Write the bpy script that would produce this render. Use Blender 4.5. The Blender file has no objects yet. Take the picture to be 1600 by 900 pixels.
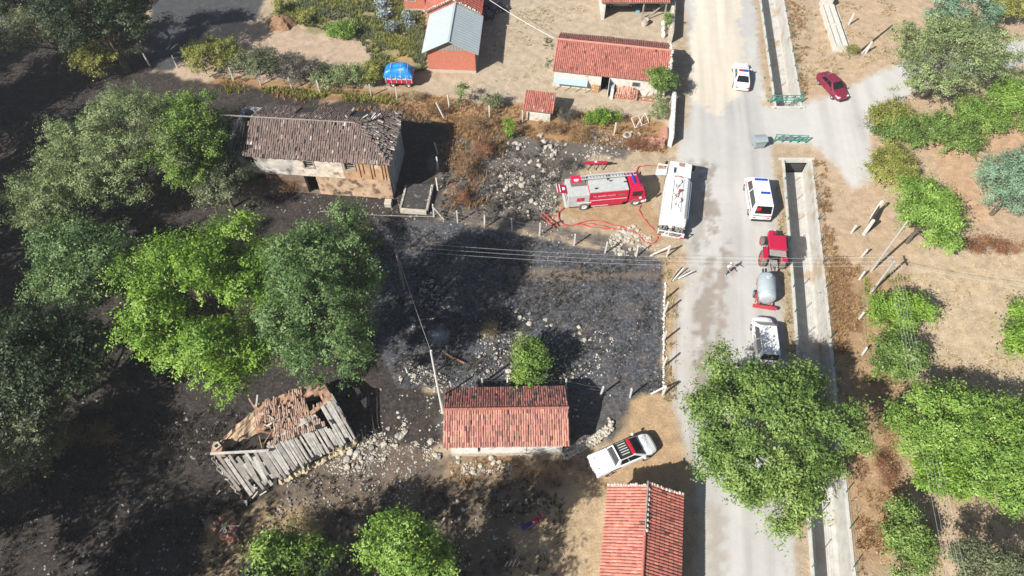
import bpy, math, random, bmesh
import numpy as np
from mathutils import Vector, Matrix
R = math.radians
random.seed(7); rng = np.random.default_rng(7)
SC = bpy.context.scene
COL = SC.collection

# ------------------------------------------------------------------ camera, sky, sun, exposure
FPX, PITCH, CAMH = 1080.0, R(55.3), 52.0
cd = bpy.data.cameras.new('camera'); cam = bpy.data.objects.new('camera', cd); COL.objects.link(cam)
cd.sensor_width = 36; cd.lens = 36 * FPX / 1600; cd.clip_end = 6000; cd.clip_start = 0.5
cam.location = (0, 0, CAMH); cam.rotation_euler = (math.pi/2 - PITCH, 0, 0)
SC.camera = cam
SUN_EL, SUN_AZ = R(39), R(50)          # shadows fall 50 degrees clockwise from +Y
w = bpy.data.worlds.new('World'); SC.world = w; w.use_nodes = True
nt = w.node_tree; bg = nt.nodes['Background']
sky = nt.nodes.new('ShaderNodeTexSky'); sky.sky_type = 'NISHITA'; sky.sun_disc = False
sky.sun_elevation = SUN_EL; sky.sun_rotation = SUN_AZ + math.pi
sky.air_density = 1.0; sky.dust_density = 1.5; sky.ozone_density = 1.0
nt.links.new(sky.outputs[0], bg.inputs[0]); bg.inputs[1].default_value = 0.052
sd = bpy.data.lights.new('sun', 'SUN'); sun = bpy.data.objects.new('sun', sd); COL.objects.link(sun)
sd.energy = 4.9; sd.angle = R(0.53); sd.color = (1.0, 0.96, 0.89)
sdir = Vector((math.sin(SUN_AZ)*math.cos(SUN_EL), math.cos(SUN_AZ)*math.cos(SUN_EL), -math.sin(SUN_EL)))
sun.rotation_euler = sdir.to_track_quat('-Z', 'Y').to_euler(); sun.location = (-60, -50, 80)
vs = SC.view_settings; vs.view_transform = 'Standard'; vs.look = 'None'; vs.exposure = 1.0; vs.gamma = 1
SC.cycles.max_bounces = 6; SC.cycles.transparent_max_bounces = 4

# ------------------------------------------------------------------ helpers
S_, C_ = math.sin(PITCH), math.cos(PITCH)
def px(x, y, z=0.0):
    u = (x-800)/FPX; v = (450-y)/FPX
    d = (u, C_+v*S_, -S_+v*C_); t = (z-CAMH)/d[2]
    return Vector((d[0]*t, d[1]*t, z))
def px2(x, y, z=0.0):
    p = px(x, y, z); return (p.x, p.y)
def height(bx, by, ty):
    b = px(bx, by); lo, hi = 0, 25
    for _ in range(40):
        m = (lo+hi)/2; dep = b.y*C_-(m-CAMH)*S_; up = b.y*S_+(m-CAMH)*C_
        if 450-FPX*up/dep > ty: lo = m
        else: hi = m
    return lo
def lin(r, g, b):
    f = lambda c: (c/255/12.92) if c/255 <= .04045 else ((c/255+.055)/1.055)**2.4
    return (f(r), f(g), f(b))

ALB = .80
MATS = {}
def mat(name, col, rough=.6, metal=0, var=.12, scale=6, bump=0.0, bscale=20, spec=.4, attr=None, stain=None, coat=0):
    if name in MATS: return MATS[name]
    m = bpy.data.materials.new(name); m.use_nodes = True; n = m.node_tree.nodes; l = m.node_tree.links
    b = n['Principled BSDF']; b.inputs['Roughness'].default_value = rough; b.inputs['Metallic'].default_value = metal
    b.inputs['Specular IOR Level'].default_value = spec; b.inputs['Coat Weight'].default_value = coat
    tc = n.new('ShaderNodeTexCoord'); no = n.new('ShaderNodeTexNoise'); no.inputs['Scale'].default_value = scale
    no.inputs['Detail'].default_value = 5; no.inputs['Roughness'].default_value = .65
    l.new(tc.outputs['Object'], no.inputs['Vector'])
    mr = n.new('ShaderNodeMapRange'); mr.inputs[1].default_value = .25; mr.inputs[2].default_value = .75
    mr.inputs[3].default_value = 1-var*1.6; mr.inputs[4].default_value = 1+var
    l.new(no.outputs['Fac'], mr.inputs[0])
    mx = n.new('ShaderNodeMix'); mx.data_type = 'RGBA'; mx.blend_type = 'MULTIPLY'; mx.inputs[0].default_value = 1
    if attr:
        at = n.new('ShaderNodeAttribute'); at.attribute_name = attr; l.new(at.outputs['Color'], mx.inputs[6])
    else: mx.inputs[6].default_value = (*[q*ALB for q in col], 1)
    l.new(mr.outputs[0], mx.inputs[7]); out = mx.outputs[2]
    if stain:
        n2 = n.new('ShaderNodeTexNoise'); n2.inputs['Scale'].default_value = stain[1]; n2.inputs['Detail'].default_value = 6
        l.new(tc.outputs['Object'], n2.inputs['Vector'])
        r2 = n.new('ShaderNodeMapRange'); r2.inputs[1].default_value = stain[2]; r2.inputs[2].default_value = stain[2]+.12
        l.new(n2.outputs['Fac'], r2.inputs[0])
        m2 = n.new('ShaderNodeMix'); m2.data_type = 'RGBA'; l.new(r2.outputs[0], m2.inputs[0])
        l.new(out, m2.inputs[6]); m2.inputs[7].default_value = (*[q*ALB for q in stain[0]], 1); out = m2.outputs[2]
    l.new(out, b.inputs['Base Color'])
    if bump:
        nb = n.new('ShaderNodeTexNoise'); nb.inputs['Scale'].default_value = bscale; nb.inputs['Detail'].default_value = 4
        l.new(tc.outputs['Object'], nb.inputs['Vector'])
        bp = n.new('ShaderNodeBump'); bp.inputs['Strength'].default_value = bump; bp.inputs['Distance'].default_value = .05
        l.new(nb.outputs['Fac'], bp.inputs['Height']); l.new(bp.outputs[0], b.inputs['Normal'])
    MATS[name] = m; return m

def leafmat(name, dark, mid, light, transl=.3):
    if name in MATS: return MATS[name]
    m = bpy.data.materials.new(name); m.use_nodes = True; n = m.node_tree.nodes; l = m.node_tree.links
    b = n['Principled BSDF']; b.inputs['Roughness'].default_value = .5; b.inputs['Specular IOR Level'].default_value = .3
    at = n.new('ShaderNodeAttribute'); at.attribute_name = 'tint'
    cr = n.new('ShaderNodeValToRGB'); e = cr.color_ramp.elements
    e[0].position = 0; e[0].color = (*dark, 1); e[1].position = 1; e[1].color = (*light, 1)
    x = e.new(.5); x.color = (*mid, 1)
    l.new(at.outputs['Fac'], cr.inputs[0]); l.new(cr.outputs[0], b.inputs['Base Color'])
    tr = n.new('ShaderNodeBsdfTranslucent'); l.new(cr.outputs[0], tr.inputs[0])
    ms = n.new('ShaderNodeMixShader'); ms.inputs[0].default_value = transl
    l.new(b.outputs[0], ms.inputs[1]); l.new(tr.outputs[0], ms.inputs[2]); l.new(ms.outputs[0], n['Material Output'].inputs[0])
    MATS[name] = m; return m

def np_mesh(name, V, F, k=4, smooth=False):
    """V (n,3); F (m,k) quads or triangles"""
    me = bpy.data.meshes.new(name); V = np.asarray(V, np.float32); F = np.asarray(F, np.int32)
    me.vertices.add(len(V)); me.vertices.foreach_set('co', V.ravel())
    me.loops.add(F.size); me.loops.foreach_set('vertex_index', F.ravel())
    me.polygons.add(len(F)); me.polygons.foreach_set('loop_start', np.arange(0, F.size, k, dtype=np.int32))
    if smooth: me.polygons.foreach_set('use_smooth', np.ones(len(F), bool))
    me.update(calc_edges=True); return me
def set_face_attr(me, name, vals):
    a = me.attributes.new(name, 'FLOAT', 'FACE'); a.data.foreach_set('value', np.asarray(vals, np.float32))
def set_face_col(me, name, vals):
    a = me.attributes.new(name, 'FLOAT_COLOR', 'FACE'); v = np.ones((len(vals), 4), np.float32); v[:, :3] = vals
    a.data.foreach_set('color', v.ravel())

def link(o, parent=None):
    COL.objects.link(o)
    if parent is not None: o.parent = parent
    return o
def mobj(name, me, m, parent=None):
    o = bpy.data.objects.new(name, me)
    if m is not None and not me.materials:
        for x in (m if isinstance(m, (list, tuple)) else [m]): me.materials.append(x)
    return link(o, parent)
def tag(o, label, cat, group=None, kind=None):
    if kind: o['kind'] = kind
    if label: o['label'] = label
    if cat: o['category'] = cat
    if group: o['group'] = group
    return o
def thing(name, label, cat, loc=(0, 0, 0), rz=0, group=None):
    o = bpy.data.objects.new(name, None); o.empty_display_size = .3; COL.objects.link(o)
    o.location = loc; o.rotation_euler = (0, 0, rz); return tag(o, label, cat, group)

class MB:
    def __init__(s): s.v = []; s.f = []; s.m = []; s.cur = 0
    def add(s, vs, fs):
        k = len(s.v); s.v += [tuple(p) for p in vs]; s.f += [tuple(i+k for i in f) for f in fs]; s.m += [s.cur]*len(fs)
    def box(s, x0, x1, y0, y1, z0, z1, M=None):
        vs = [Vector((x, y, z)) for z in (z0, z1) for y in (y0, y1) for x in (x0, x1)]
        if M: vs = [M @ p for p in vs]
        s.add(vs, [(0, 2, 3, 1), (4, 5, 7, 6), (0, 1, 5, 4), (2, 6, 7, 3), (0, 4, 6, 2), (1, 3, 7, 5)]); return s
    def hexa(s, lo, hi):   # lo/hi four points, counter-clockwise from above
        s.add(list(lo)+list(hi), [(3, 2, 1, 0), (4, 5, 6, 7), (0, 1, 5, 4), (1, 2, 6, 5), (2, 3, 7, 6), (3, 0, 4, 7)]); return s
    def beam(s, a, b, wd, ht=None, up=(0, 0, 1)):
        a = Vector(a); b = Vector(b); ht = ht or wd; d = (b-a).normalized(); u = Vector(up)
        if abs(d.dot(u)) > .98: u = Vector((1, 0, 0))
        sx = d.cross(u).normalized(); uu = sx.cross(d)
        q = [a+sx*i*wd/2+uu*j*ht/2 for i, j in ((-1, -1), (1, -1), (1, 1), (-1, 1))]
        q2 = [p+(b-a) for p in q]
        s.add(q+q2, [(0, 1, 2, 3), (7, 6, 5, 4), (0, 4, 5, 1), (1, 5, 6, 2), (2, 6, 7, 3), (3, 7, 4, 0)]); return s
    def tube(s, pts, rad, n=8, cap=True):
        pts = [Vector(p) for p in pts]; rad = rad if isinstance(rad, (list, tuple)) else [rad]*len(pts)
        k = len(s.v); rings = []
        for i, p in enumerate(pts):
            d = (pts[min(i+1, len(pts)-1)]-pts[max(i-1, 0)])
            d = d.normalized() if d.length > 1e-6 else Vector((0, 0, 1))
            u = Vector((0, 0, 1)) if abs(d.z) < .9 else Vector((1, 0, 0))
            a = d.cross(u).normalized(); b2 = d.cross(a)
            rings.append([p+(a*math.cos(2*math.pi*j/n)+b2*math.sin(2*math.pi*j/n))*rad[i] for j in range(n)])
        vs = [q for r in rings for q in r]; fs = []
        for i in range(len(pts)-1):
            for j in range(n): fs.append((i*n+j, i*n+(j+1) % n, (i+1)*n+(j+1) % n, (i+1)*n+j))
        if cap: fs.append(tuple(range(n))); fs.append(tuple((len(pts)-1)*n+j for j in reversed(range(n))))
        s.add(vs, fs); return s
    def lathe(s, prof, c, axis='y', n=20):   # prof: (radius, offset along axis)
        c = Vector(c); vs = []; fs = []
        for (r, o) in prof:
            for j in range(n):
                a = 2*math.pi*j/n; p = (math.cos(a)*r, math.sin(a)*r)
                q = {'y': (p[0], o, p[1]), 'x': (o, p[0], p[1]), 'z': (p[0], p[1], o)}[axis]; vs.append(c+Vector(q))
        for i in range(len(prof)-1):
            for j in range(n): fs.append((i*n+j, i*n+(j+1) % n, (i+1)*n+(j+1) % n, (i+1)*n+j))
        s.add(vs, fs); return s
    def loft(s, secs, cap=True):
        n = len(secs[0]); vs = [p for q in secs for p in q]; fs = []
        for i in range(len(secs)-1):
            for j in range(n): fs.append((i*n+j, i*n+(j+1) % n, (i+1)*n+(j+1) % n, (i+1)*n+j))
        if cap: fs.append(tuple(reversed(range(n)))); fs.append(tuple((len(secs)-1)*n+j for j in range(n)))
        s.add(vs, fs); return s
    def quad(s, a, b, c, d, th=0.0):
        a, b, c, d = map(Vector, (a, b, c, d))
        if not th: s.add([a, b, c, d], [(0, 1, 2, 3)]); return s
        nn = (b-a).cross(d-a).normalized()*th
        return s.hexa([p-nn for p in (a, b, c, d)], [a, b, c, d])
    def build(s, name, mats, parent=None, smooth=False, bevel=0, seg=2):
        me = bpy.data.meshes.new(name); me.from_pydata(s.v, [], s.f)
        ml = mats if isinstance(mats, (list, tuple)) else [mats]
        for x in ml: me.materials.append(x)
        if len(ml) > 1: me.polygons.foreach_set('material_index', s.m)
        bm = bmesh.new(); bm.from_mesh(me); bmesh.ops.recalc_face_normals(bm, faces=bm.faces); bm.to_mesh(me); bm.free()
        if smooth: me.polygons.foreach_set('use_smooth', [True]*len(me.polygons))
        me.update(); o = bpy.data.objects.new(name, me); link(o, parent)
        if bevel:
            b = o.modifiers.new('bevel', 'BEVEL'); b.width = bevel; b.segments = seg; b.limit_method = 'ANGLE'; b.angle_limit = R(35)
        return o
def part(name, parent, m, *boxes, bevel=0):
    b = MB()
    for q in boxes: b.box(*q)
    return b.build(name, m, parent, bevel=bevel)

def vnoise(x, y, seed=0):
    def h(i, j):
        n = (i.astype(np.int64)*374761393+j.astype(np.int64)*668265263+seed*1442695041) & 0x7fffffff
        n = ((n ^ (n >> 13))*1274126177) & 0x7fffffff
        return ((n ^ (n >> 16)) & 0xffff)/65535.0
    xi = np.floor(x); yi = np.floor(y); fx = x-xi; fy = y-yi
    fx = fx*fx*(3-2*fx); fy = fy*fy*(3-2*fy)
    return (h(xi, yi)*(1-fx)+h(xi+1, yi)*fx)*(1-fy)+(h(xi, yi+1)*(1-fx)+h(xi+1, yi+1)*fx)*fy
def fbm(x, y, o=4, seed=0):
    t = 0; a = .5; s = 0
    for i in range(o): t = t+a*vnoise(x*2**i+17*i, y*2**i-9*i, seed+i); s += a; a *= .55
    return t/s
def sdpoly(X, Y, P):
    """signed distance, positive inside"""
    d = np.full(X.shape, 1e9); ins = np.zeros(X.shape, bool); n = len(P)
    for i in range(n):
        (x0, y0), (x1, y1) = P[i], P[(i+1) % n]
        ex, ey = x1-x0, y1-y0; L = ex*ex+ey*ey+1e-9
        t = np.clip(((X-x0)*ex+(Y-y0)*ey)/L, 0, 1); d = np.minimum(d, (X-x0-t*ex)**2+(Y-y0-t*ey)**2)
        c = ((y0 > Y) != (y1 > Y)) & (X < (x1-x0)*(Y-y0)/(y1-y0+1e-12)+x0); ins ^= c
    d = np.sqrt(d); return np.where(ins, d, -d)
def poly(*pts): return [px2(*p) for p in pts]

# ------------------------------------------------------------------ ground, roads, canal
CY = [-60, 11, 36, 51.6, 60.6, 81, 140]; CX = [8.0, 21.4, 25.8, 28.4, 29.5, 32.0, 39.0]; CW = 2.75; CDEPTH = 2.1
def canal_left(y): return np.interp(y, CY, CX)
CULV = (52.6, 60.4)      # the side road crosses the canal here
C_SOIL = (.41, .32, .22)
ZONES = [  # polygon, colour, softness in metres, wander in metres, burnt 0..1
 (poly((1280,0),(1600,0),(1700,900),(1320,900),(1270,560),(1240,230)), (.45,.335,.225), 1.5, 1.2, 0),
 (poly((1290,420),(1420,430),(1410,900),(1330,900),(1290,560)), (.36,.24,.14), 1.2, 1.0, 0),
 (poly((1430,180),(1620,170),(1620,330),(1500,340)), (.47,.31,.195), 1.5, 1.0, 0),
 (poly((1420,400),(1700,380),(1700,640),(1440,560)), (.47,.37,.25), 1.0, 1.0, 0),
 (poly((745,0),(1060,0),(1050,200),(700,180),(650,130),(745,110)), (.43,.35,.255), .8, .8, 0),
 (poly((280,40),(640,20),(640,130),(260,130)), (.44,.335,.245), 1.0, 1.0, 0),
 (poly((440,-20),(660,-20),(665,110),(600,125),(560,60),(430,30)), (.27,.235,.125), 1.0, 1.6, 0),
 (poly((620,60),(645,60),(645,140),(615,140)), (.36,.25,.13), .5, .4, 0),
 (poly((240,-30),(430,-30),(400,30),(330,40),(270,110),(225,110)), (.075,.077,.082), .6, .3, 0),  # lane asphalt, its grey lowered to carry the tree shade over it
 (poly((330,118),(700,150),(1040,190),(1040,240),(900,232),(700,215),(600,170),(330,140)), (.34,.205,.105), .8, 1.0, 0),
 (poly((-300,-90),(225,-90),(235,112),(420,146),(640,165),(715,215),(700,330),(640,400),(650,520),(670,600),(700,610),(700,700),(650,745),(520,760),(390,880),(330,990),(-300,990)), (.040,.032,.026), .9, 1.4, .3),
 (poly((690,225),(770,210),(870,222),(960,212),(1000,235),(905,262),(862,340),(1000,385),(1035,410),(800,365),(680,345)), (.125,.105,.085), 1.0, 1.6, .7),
 (poly((860,318),(1015,312),(1040,345),(1030,385),(985,362),(900,345)), (.37,.255,.15), .7, .7, 0),
 (poly((585,342),(700,345),(800,362),(900,383),(1037,407),(1037,622),(960,640),(900,690),(890,620),(620,605),(570,500)), (.050,.051,.055), .35, .3, 1),
 (poly((800,418),(1037,425),(1037,436),(800,436)), (.17,.13,.095), .8, .5, .6),
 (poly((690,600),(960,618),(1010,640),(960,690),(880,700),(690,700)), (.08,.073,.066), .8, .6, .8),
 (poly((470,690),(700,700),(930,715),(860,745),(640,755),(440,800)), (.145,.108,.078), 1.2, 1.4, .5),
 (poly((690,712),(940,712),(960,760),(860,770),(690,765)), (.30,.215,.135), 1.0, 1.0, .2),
 (poly((420,790),(560,770),(880,740),(900,920),(380,920)), (.165,.125,.085), 1.2, 1.6, .3),  # half-burnt brown earth, with the trees' shade on the yard painted in
 (poly((330,820),(470,790),(480,870),(380,920),(300,920)), (.36,.26,.155), 1.0, 1.0, 0),
 (poly((850,770),(945,745),(935,1000),(780,1000),(800,860)), (.40,.30,.19), .8, 1.0, 0),
 (poly((985,625),(1050,610),(1080,760),(940,755),(960,690)), (.42,.29,.17), 1.0, .8, 0),
 (poly((1037,398),(1062,398),(1058,640),(1037,640)), (.40,.29,.17), .4, .4, 0),
]
ROAD = poly((1062,-60),(1076,60),(1082,140),(1062,230),(1066,300),(1072,400),(1057,500),(1052,640),(1090,760),(1102,1000),(1262,1000),(1245,800),(1232,560),(1214,420),(1216,330),(1206,235),(1204,222),(1268,224),(1312,262),(1330,300),(1368,280),(1362,215),(1425,140),(1640,92),(1640,55),(1420,92),(1345,128),(1250,166),(1203,168),(1188,100),(1176,-60))
TRACKS = [(poly((1072,395),(1098,395),(1092,640),(1066,640)), (.50,.47,.43)), (poly((1098,400),(1118,400),(1112,560),(1100,640),(1080,640)), (.27,.23,.19)),
 (poly((1126,380),(1140,380),(1138,480),(1120,560),(1112,560)), (.31,.26,.215)), (poly((1075,250),(1100,250),(1110,380),(1085,380)), (.40,.36,.31)), (poly((1100,790),(1130,790),(1140,1000),(1104,1000)), (.40,.36,.31)),
 (poly((1088,-60),(1150,-60),(1166,130),(1120,190),(1078,150)), (.66,.59,.48)), (poly((1098,258),(1114,262),(1118,372),(1104,372)), (.27,.235,.20)), (poly((1085,375),(1110,378),(1100,400),(1075,400)), (.29,.25,.21)),
 (poly((1180,-60),(1196,-60),(1212,165),(1196,165)), (.42,.315,.205)), (poly((1212,235),(1222,235),(1244,560),(1225,560)), (.42,.33,.21)), (poly((1235,790),(1262,780),(1268,1000),(1235,1000)), (.41,.31,.215))]

def ground_color(X, Y):
    n1 = fbm(X*.35, Y*.35, 5, 3)-.5; n2 = fbm(X*1.6, Y*1.6, 4, 11)-.5
    col = np.zeros(X.shape+(3,)); col[:] = np.array(C_SOIL)*.78; burn = np.zeros(X.shape)
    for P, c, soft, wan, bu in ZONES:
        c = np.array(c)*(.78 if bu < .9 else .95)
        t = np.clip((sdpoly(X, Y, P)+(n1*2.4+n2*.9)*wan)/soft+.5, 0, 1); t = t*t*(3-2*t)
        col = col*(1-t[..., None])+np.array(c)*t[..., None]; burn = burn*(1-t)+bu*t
    t = np.clip((sdpoly(X, Y, ROAD)+(n1*1.2+n2*.9))/1.1+.5, 0, 1); t = t*t*(3-2*t)
    st = fbm((X-canal_left(Y))*1.1, Y*.05, 4, 21)-.5; blot = fbm(X*.16, Y*.12, 3, 31)-.5
    rut = 0; lat = X-canal_left(Y)+5.3+.8*(fbm(Y*.05, Y*0, 2, 5)-.5)
    for o in (-3.7, -2.1, .5, 2.1): rut = rut+np.exp(-((lat-o)/.3)**2)*np.clip(2.2*fbm(Y*.12+o, X*.3, 3, 41)-.6, 0, 1)
    rc = np.array((.375, .367, .35))*((1+.42*st+.3*blot)*(1-.26*rut))[..., None]; col = col*(1-t[..., None])+rc*t[..., None]; burn *= 1-t; road = t
    for P, c in TRACKS:
        t = np.clip((sdpoly(X, Y, P)+(n1*1.4+n2*2.2))/.6+.4, 0, 1)*.85
        col = col*(1-t[..., None])+np.array(c)*.72*(1+.5*st)[..., None]*t[..., None]
    return col, burn, road
# mottled patches of half-burnt brown earth inside the burnt zones
def make_ground():
    ys = np.concatenate([[-900, -300, -120, -50, -20, 0, 5], np.arange(8, 92, .22), [95, 100, 110, 130, 170, 250, 500, 1200, 3000]])
    xl = np.concatenate([[-3000, -1000, -300, -140, -95, -80], np.arange(-72, 25, .25)])   # last ones squeezed against the canal
    nL = len(xl); rows = []
    xr = np.concatenate([[0], np.arange(.25, 45, .25), [50, 60, 80, 130, 300, 1000, 3000]])
    Vs = []
    for y in ys:
        cl = float(canal_left(y)); f = np.clip((xl+30)/(xl[-1]+30), 0, 1)
        L = xl+(cl-xl[-1])*f; Rr = cl+CW+xr
        Vs.append(np.stack([np.concatenate([L, Rr]), np.full(nL+len(xr), y)], 1))
    V = np.stack(Vs); ny, nx = V.shape[:2]; X, Y = V[..., 0], V[..., 1]
    near = (X > -90) & (X < 90) & (Y > 0) & (Y < 120)
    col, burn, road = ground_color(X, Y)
    Z = np.where(near, (fbm(X*.25, Y*.25, 4, 5)-.5)*.22+(fbm(X*1.5, Y*1.5, 3, 8)-.5)*(.05+.10*burn), 0)
    dc = np.minimum(np.abs(X-canal_left(Y)), np.abs(X-canal_left(Y)-CW)); Z *= np.clip(dc/1.0, 0, 1)
    onroad = np.clip((sdpoly(X, Y, ROAD))/1.0, 0, 1); Z *= 1-.8*onroad
    idx = np.arange(ny*nx).reshape(ny, nx); F = []
    a = idx[:-1, :-1]; b = idx[:-1, 1:]; c = idx[1:, 1:]; d = idx[1:, :-1]
    F = np.stack([a, b, c, d], -1); keep = np.ones((ny-1, nx-1), bool)
    ym = (ys[:-1]+ys[1:])/2; keep[:, nL-1] = (ym > CULV[0]) & (ym < CULV[1])
    F = F[keep]
    me = np_mesh('ground', np.concatenate([V.reshape(-1, 2), Z.reshape(-1, 1)], 1), F, 4, True)
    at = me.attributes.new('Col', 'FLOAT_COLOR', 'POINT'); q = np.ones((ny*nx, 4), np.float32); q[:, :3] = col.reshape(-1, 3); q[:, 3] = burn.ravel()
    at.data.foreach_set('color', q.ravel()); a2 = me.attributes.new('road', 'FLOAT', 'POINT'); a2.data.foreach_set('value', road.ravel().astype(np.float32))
    m = bpy.data.materials.new('ground'); m.use_nodes = True; n = m.node_tree.nodes; l = m.node_tree.links; bs = n['Principled BSDF']
    bs.inputs['Roughness'].default_value = .95; bs.inputs['Specular IOR Level'].default_value = .15
    tc = n.new('ShaderNodeTexCoord'); at = n.new('ShaderNodeAttribute'); at.attribute_name = 'Col'
    def noise(sc, det=5, ro=.6):
        q = n.new('ShaderNodeTexNoise'); q.inputs['Scale'].default_value = sc; q.inputs['Detail'].default_value = det; q.inputs['Roughness'].default_value = ro
        l.new(tc.outputs['Object'], q.inputs['Vector']); return q.outputs['Fac']
    def mr(v, a, b_, c_, d_):
        q = n.new('ShaderNodeMapRange'); l.new(v, q.inputs[0])
        for i, t in enumerate((a, b_, c_, d_)): q.inputs[i+1].default_value = t
        return q.outputs[0]
    def mix(f, a, b_, mode='MIX'):
        q = n.new('ShaderNodeMix'); q.data_type = 'RGBA'; q.blend_type = mode
        for i, t in ((0, f), (6, a), (7, b_)):
            if hasattr(t, 'default_value') or hasattr(t, 'links'): l.new(t, q.inputs[i])
            else: q.inputs[i].default_value = t
        return q.outputs[2]
    def mul(a, b_):
        q = n.new('ShaderNodeMath'); q.operation = 'MULTIPLY'; l.new(a, q.inputs[0])
        if hasattr(b_, 'links'): l.new(b_, q.inputs[1])
        else: q.inputs[1].default_value = b_
        return q.outputs[0]
    fine = noise(7, 6, .7); mid = noise(1.1, 5); 
    ra = n.new('ShaderNodeAttribute'); ra.attribute_name = 'road'; soft = mr(ra.outputs['Fac'], 0, 1, 1, .2)
    c1 = mix(soft, at.outputs['Color'], mix(1.0, at.outputs['Color'], mr(mid, .3, .7, .78, 1.18), 'MULTIPLY'))
    c2 = mix(soft, c1, mix(1.0, c1, mr(fine, .25, .75, .66, 1.3), 'MULTIPLY'))
    ash = mul(mr(noise(3.4, 9, .75), .47, .66, 0, .9), at.outputs['Alpha']); c3 = mix(ash, c2, (.150, .160, .182, 1))
    brown = mul(mr(noise(.55, 6, .7), 0.50, .68, 0, .5), at.outputs['Alpha']); c4 = mix(brown, c3, (.125, .09, .063, 1))
    char = mul(mr(noise(4.5, 7, .7), .56, .64, 0, .8), at.outputs['Alpha']); c5 = mix(char, c4, (.016, .016, .017, 1))
    l.new(c5, bs.inputs['Base Color'])
    bp = n.new('ShaderNodeBump'); bp.inputs['Strength'].default_value = .55; bp.inputs['Distance'].default_value = .12; l.new(mr(ra.outputs['Fac'], 0, 1, .55, .14), bp.inputs['Strength'])
    l.new(noise(5, 8, .7), bp.inputs['Height']); l.new(bp.outputs[0], bs.inputs['Normal'])
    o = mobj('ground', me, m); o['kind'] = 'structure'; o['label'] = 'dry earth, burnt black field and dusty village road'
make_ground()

M_CONC = mat('concrete', (.52, .505, .47), .9, var=.15, scale=1.5, bump=.3, bscale=12, stain=((.42, .34, .25), .5, .55))
M_CONCP = mat('concrete_post', (.62, .61, .58), .85, var=.12, scale=4, bump=.2)
M_GREEN = mat('green_paint', (.015, .27, .19), .5, var=.15)
def make_canal():
    for nm, y0, y1 in (('canal', -50, CULV[0]), ('canal', CULV[1], 135)):
        ys = sorted(set([y0, y1]+[y for y in CY if y0 < y < y1]+list(np.arange(y0+2, y1-1, 3.0)))); b = MB(); T = .22
        for i in range(len(ys)-1):
            a, c = ys[i], ys[i+1]; la, lc = float(canal_left(a)), float(canal_left(c))
            f = lambda off, z: ((la+off, a, z), (lc+off, c, z))
            for (o0, o1, z0, z1) in ((-T, 0.05, -CDEPTH-.2, .10), (CW-.05, CW+T, -CDEPTH-.2, .10), (.05, CW-.05, -CDEPTH-.2, -CDEPTH)):
                (p, q), (r, s) = f(o0, z0), f(o1, z0); (p2, q2), (r2, s2) = f(o0, z1), f(o1, z1)
                b.hexa([p, r, s, q], [p2, r2, s2, q2])
        o = b.build(nm, M_CONC); o['kind'] = 'structure'
    b = MB()
    for y in CULV:
        cl = float(canal_left(y)); dy = .25 if y == CULV[0] else -.25
        b.box(cl-.5, cl+CW+.5, min(y, y-dy), max(y, y-dy), -.42, .13)
    o = b.build('culvert_head', M_CONC, bevel=.03); o['kind'] = 'structure'
    b = MB()
    for y, yd in ((CULV[0]+.3, 1), (CULV[1]-.3, -1)):
        cl = float(canal_left(y)); b.box(cl, cl+CW, y, y+.2, -CDEPTH-.2, -.1)
    o = b.build('culvert_back', mat('culvert_dark', (.05, .05, .05))); o['kind'] = 'structure'
make_canal()

def canal_fence(label, y0, y1, side):
    ys = np.arange(y0, y1, 2.7); x = lambda y: float(canal_left(y))+(-.11 if side < 0 else CW+.11)
    t = thing('canal_fence', label, 'fence', (x(y0), y0, 0))
    post = MB().box(-.028, .028, -.028, .028, .02, .98); post.box(-.035, .035, -.035, .035, .98, 1.01)
    me = None
    for y in ys:
        if me is None: o = post.build('post', mat('dark_green_post', (.012, .13, .09), .6, var=.3), t); me = o.data
        else: o = mobj('post', me, None, t)
        o.location = (x(y)-x(y0), y-y0, .04); o.rotation_euler = (random.uniform(-.12, .12), random.uniform(-.12, .12), random.random())
    b = MB()
    for z in (.4, .65, .9): b.tube([(x(y)-x(y0), y-y0, z+.04) for y in ys], .008, 4)
    b.build('wire', mat('wire', (.25, .27, .26), .5, .6), t)
canal_fence('green post and wire fence on the tree side of the lower canal', 9, 51.6, 1)
canal_fence('green post and wire fence on the road side of the lower canal', 9, 51.6, -1)
canal_fence('green post and wire fence on the trough side of the upper canal', 62.2, 90, 1)
canal_fence('green post and wire fence on the road side of the upper canal', 62.2, 90, -1)
def railing(label, a, b_):
    a = Vector(a); b_ = Vector(b_); L = (b_-a).length
    t = thing('bridge_railing', label, 'railing', a, math.atan2(b_.y-a.y, b_.x-a.x))
    n = 5; 
    for i in range(n):
        x = L*i/(n-1); MB().box(x-.045, x+.045, -.045, .045, 0, 1.05).build('post', M_GREEN, t)
    for z in (.35, .68, 1.0): MB().box(0, L, -.035, .035, z-.035, z+.035).build('rail', M_GREEN, t)
    for i in range(1, n-1): MB().beam((L*i/(n-1), .05, .95), (L*i/(n-1), .75, 0), .06).build('brace', M_GREEN, t)
railing('green pipe railing across the end of the upper canal', (*px2(1203, 161), .05), (*px2(1251, 161), .05))
railing('green pipe railing above the mouth of the lower canal', (*px2(1209, 222), .05), (*px2(1258, 224), .05))

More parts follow.
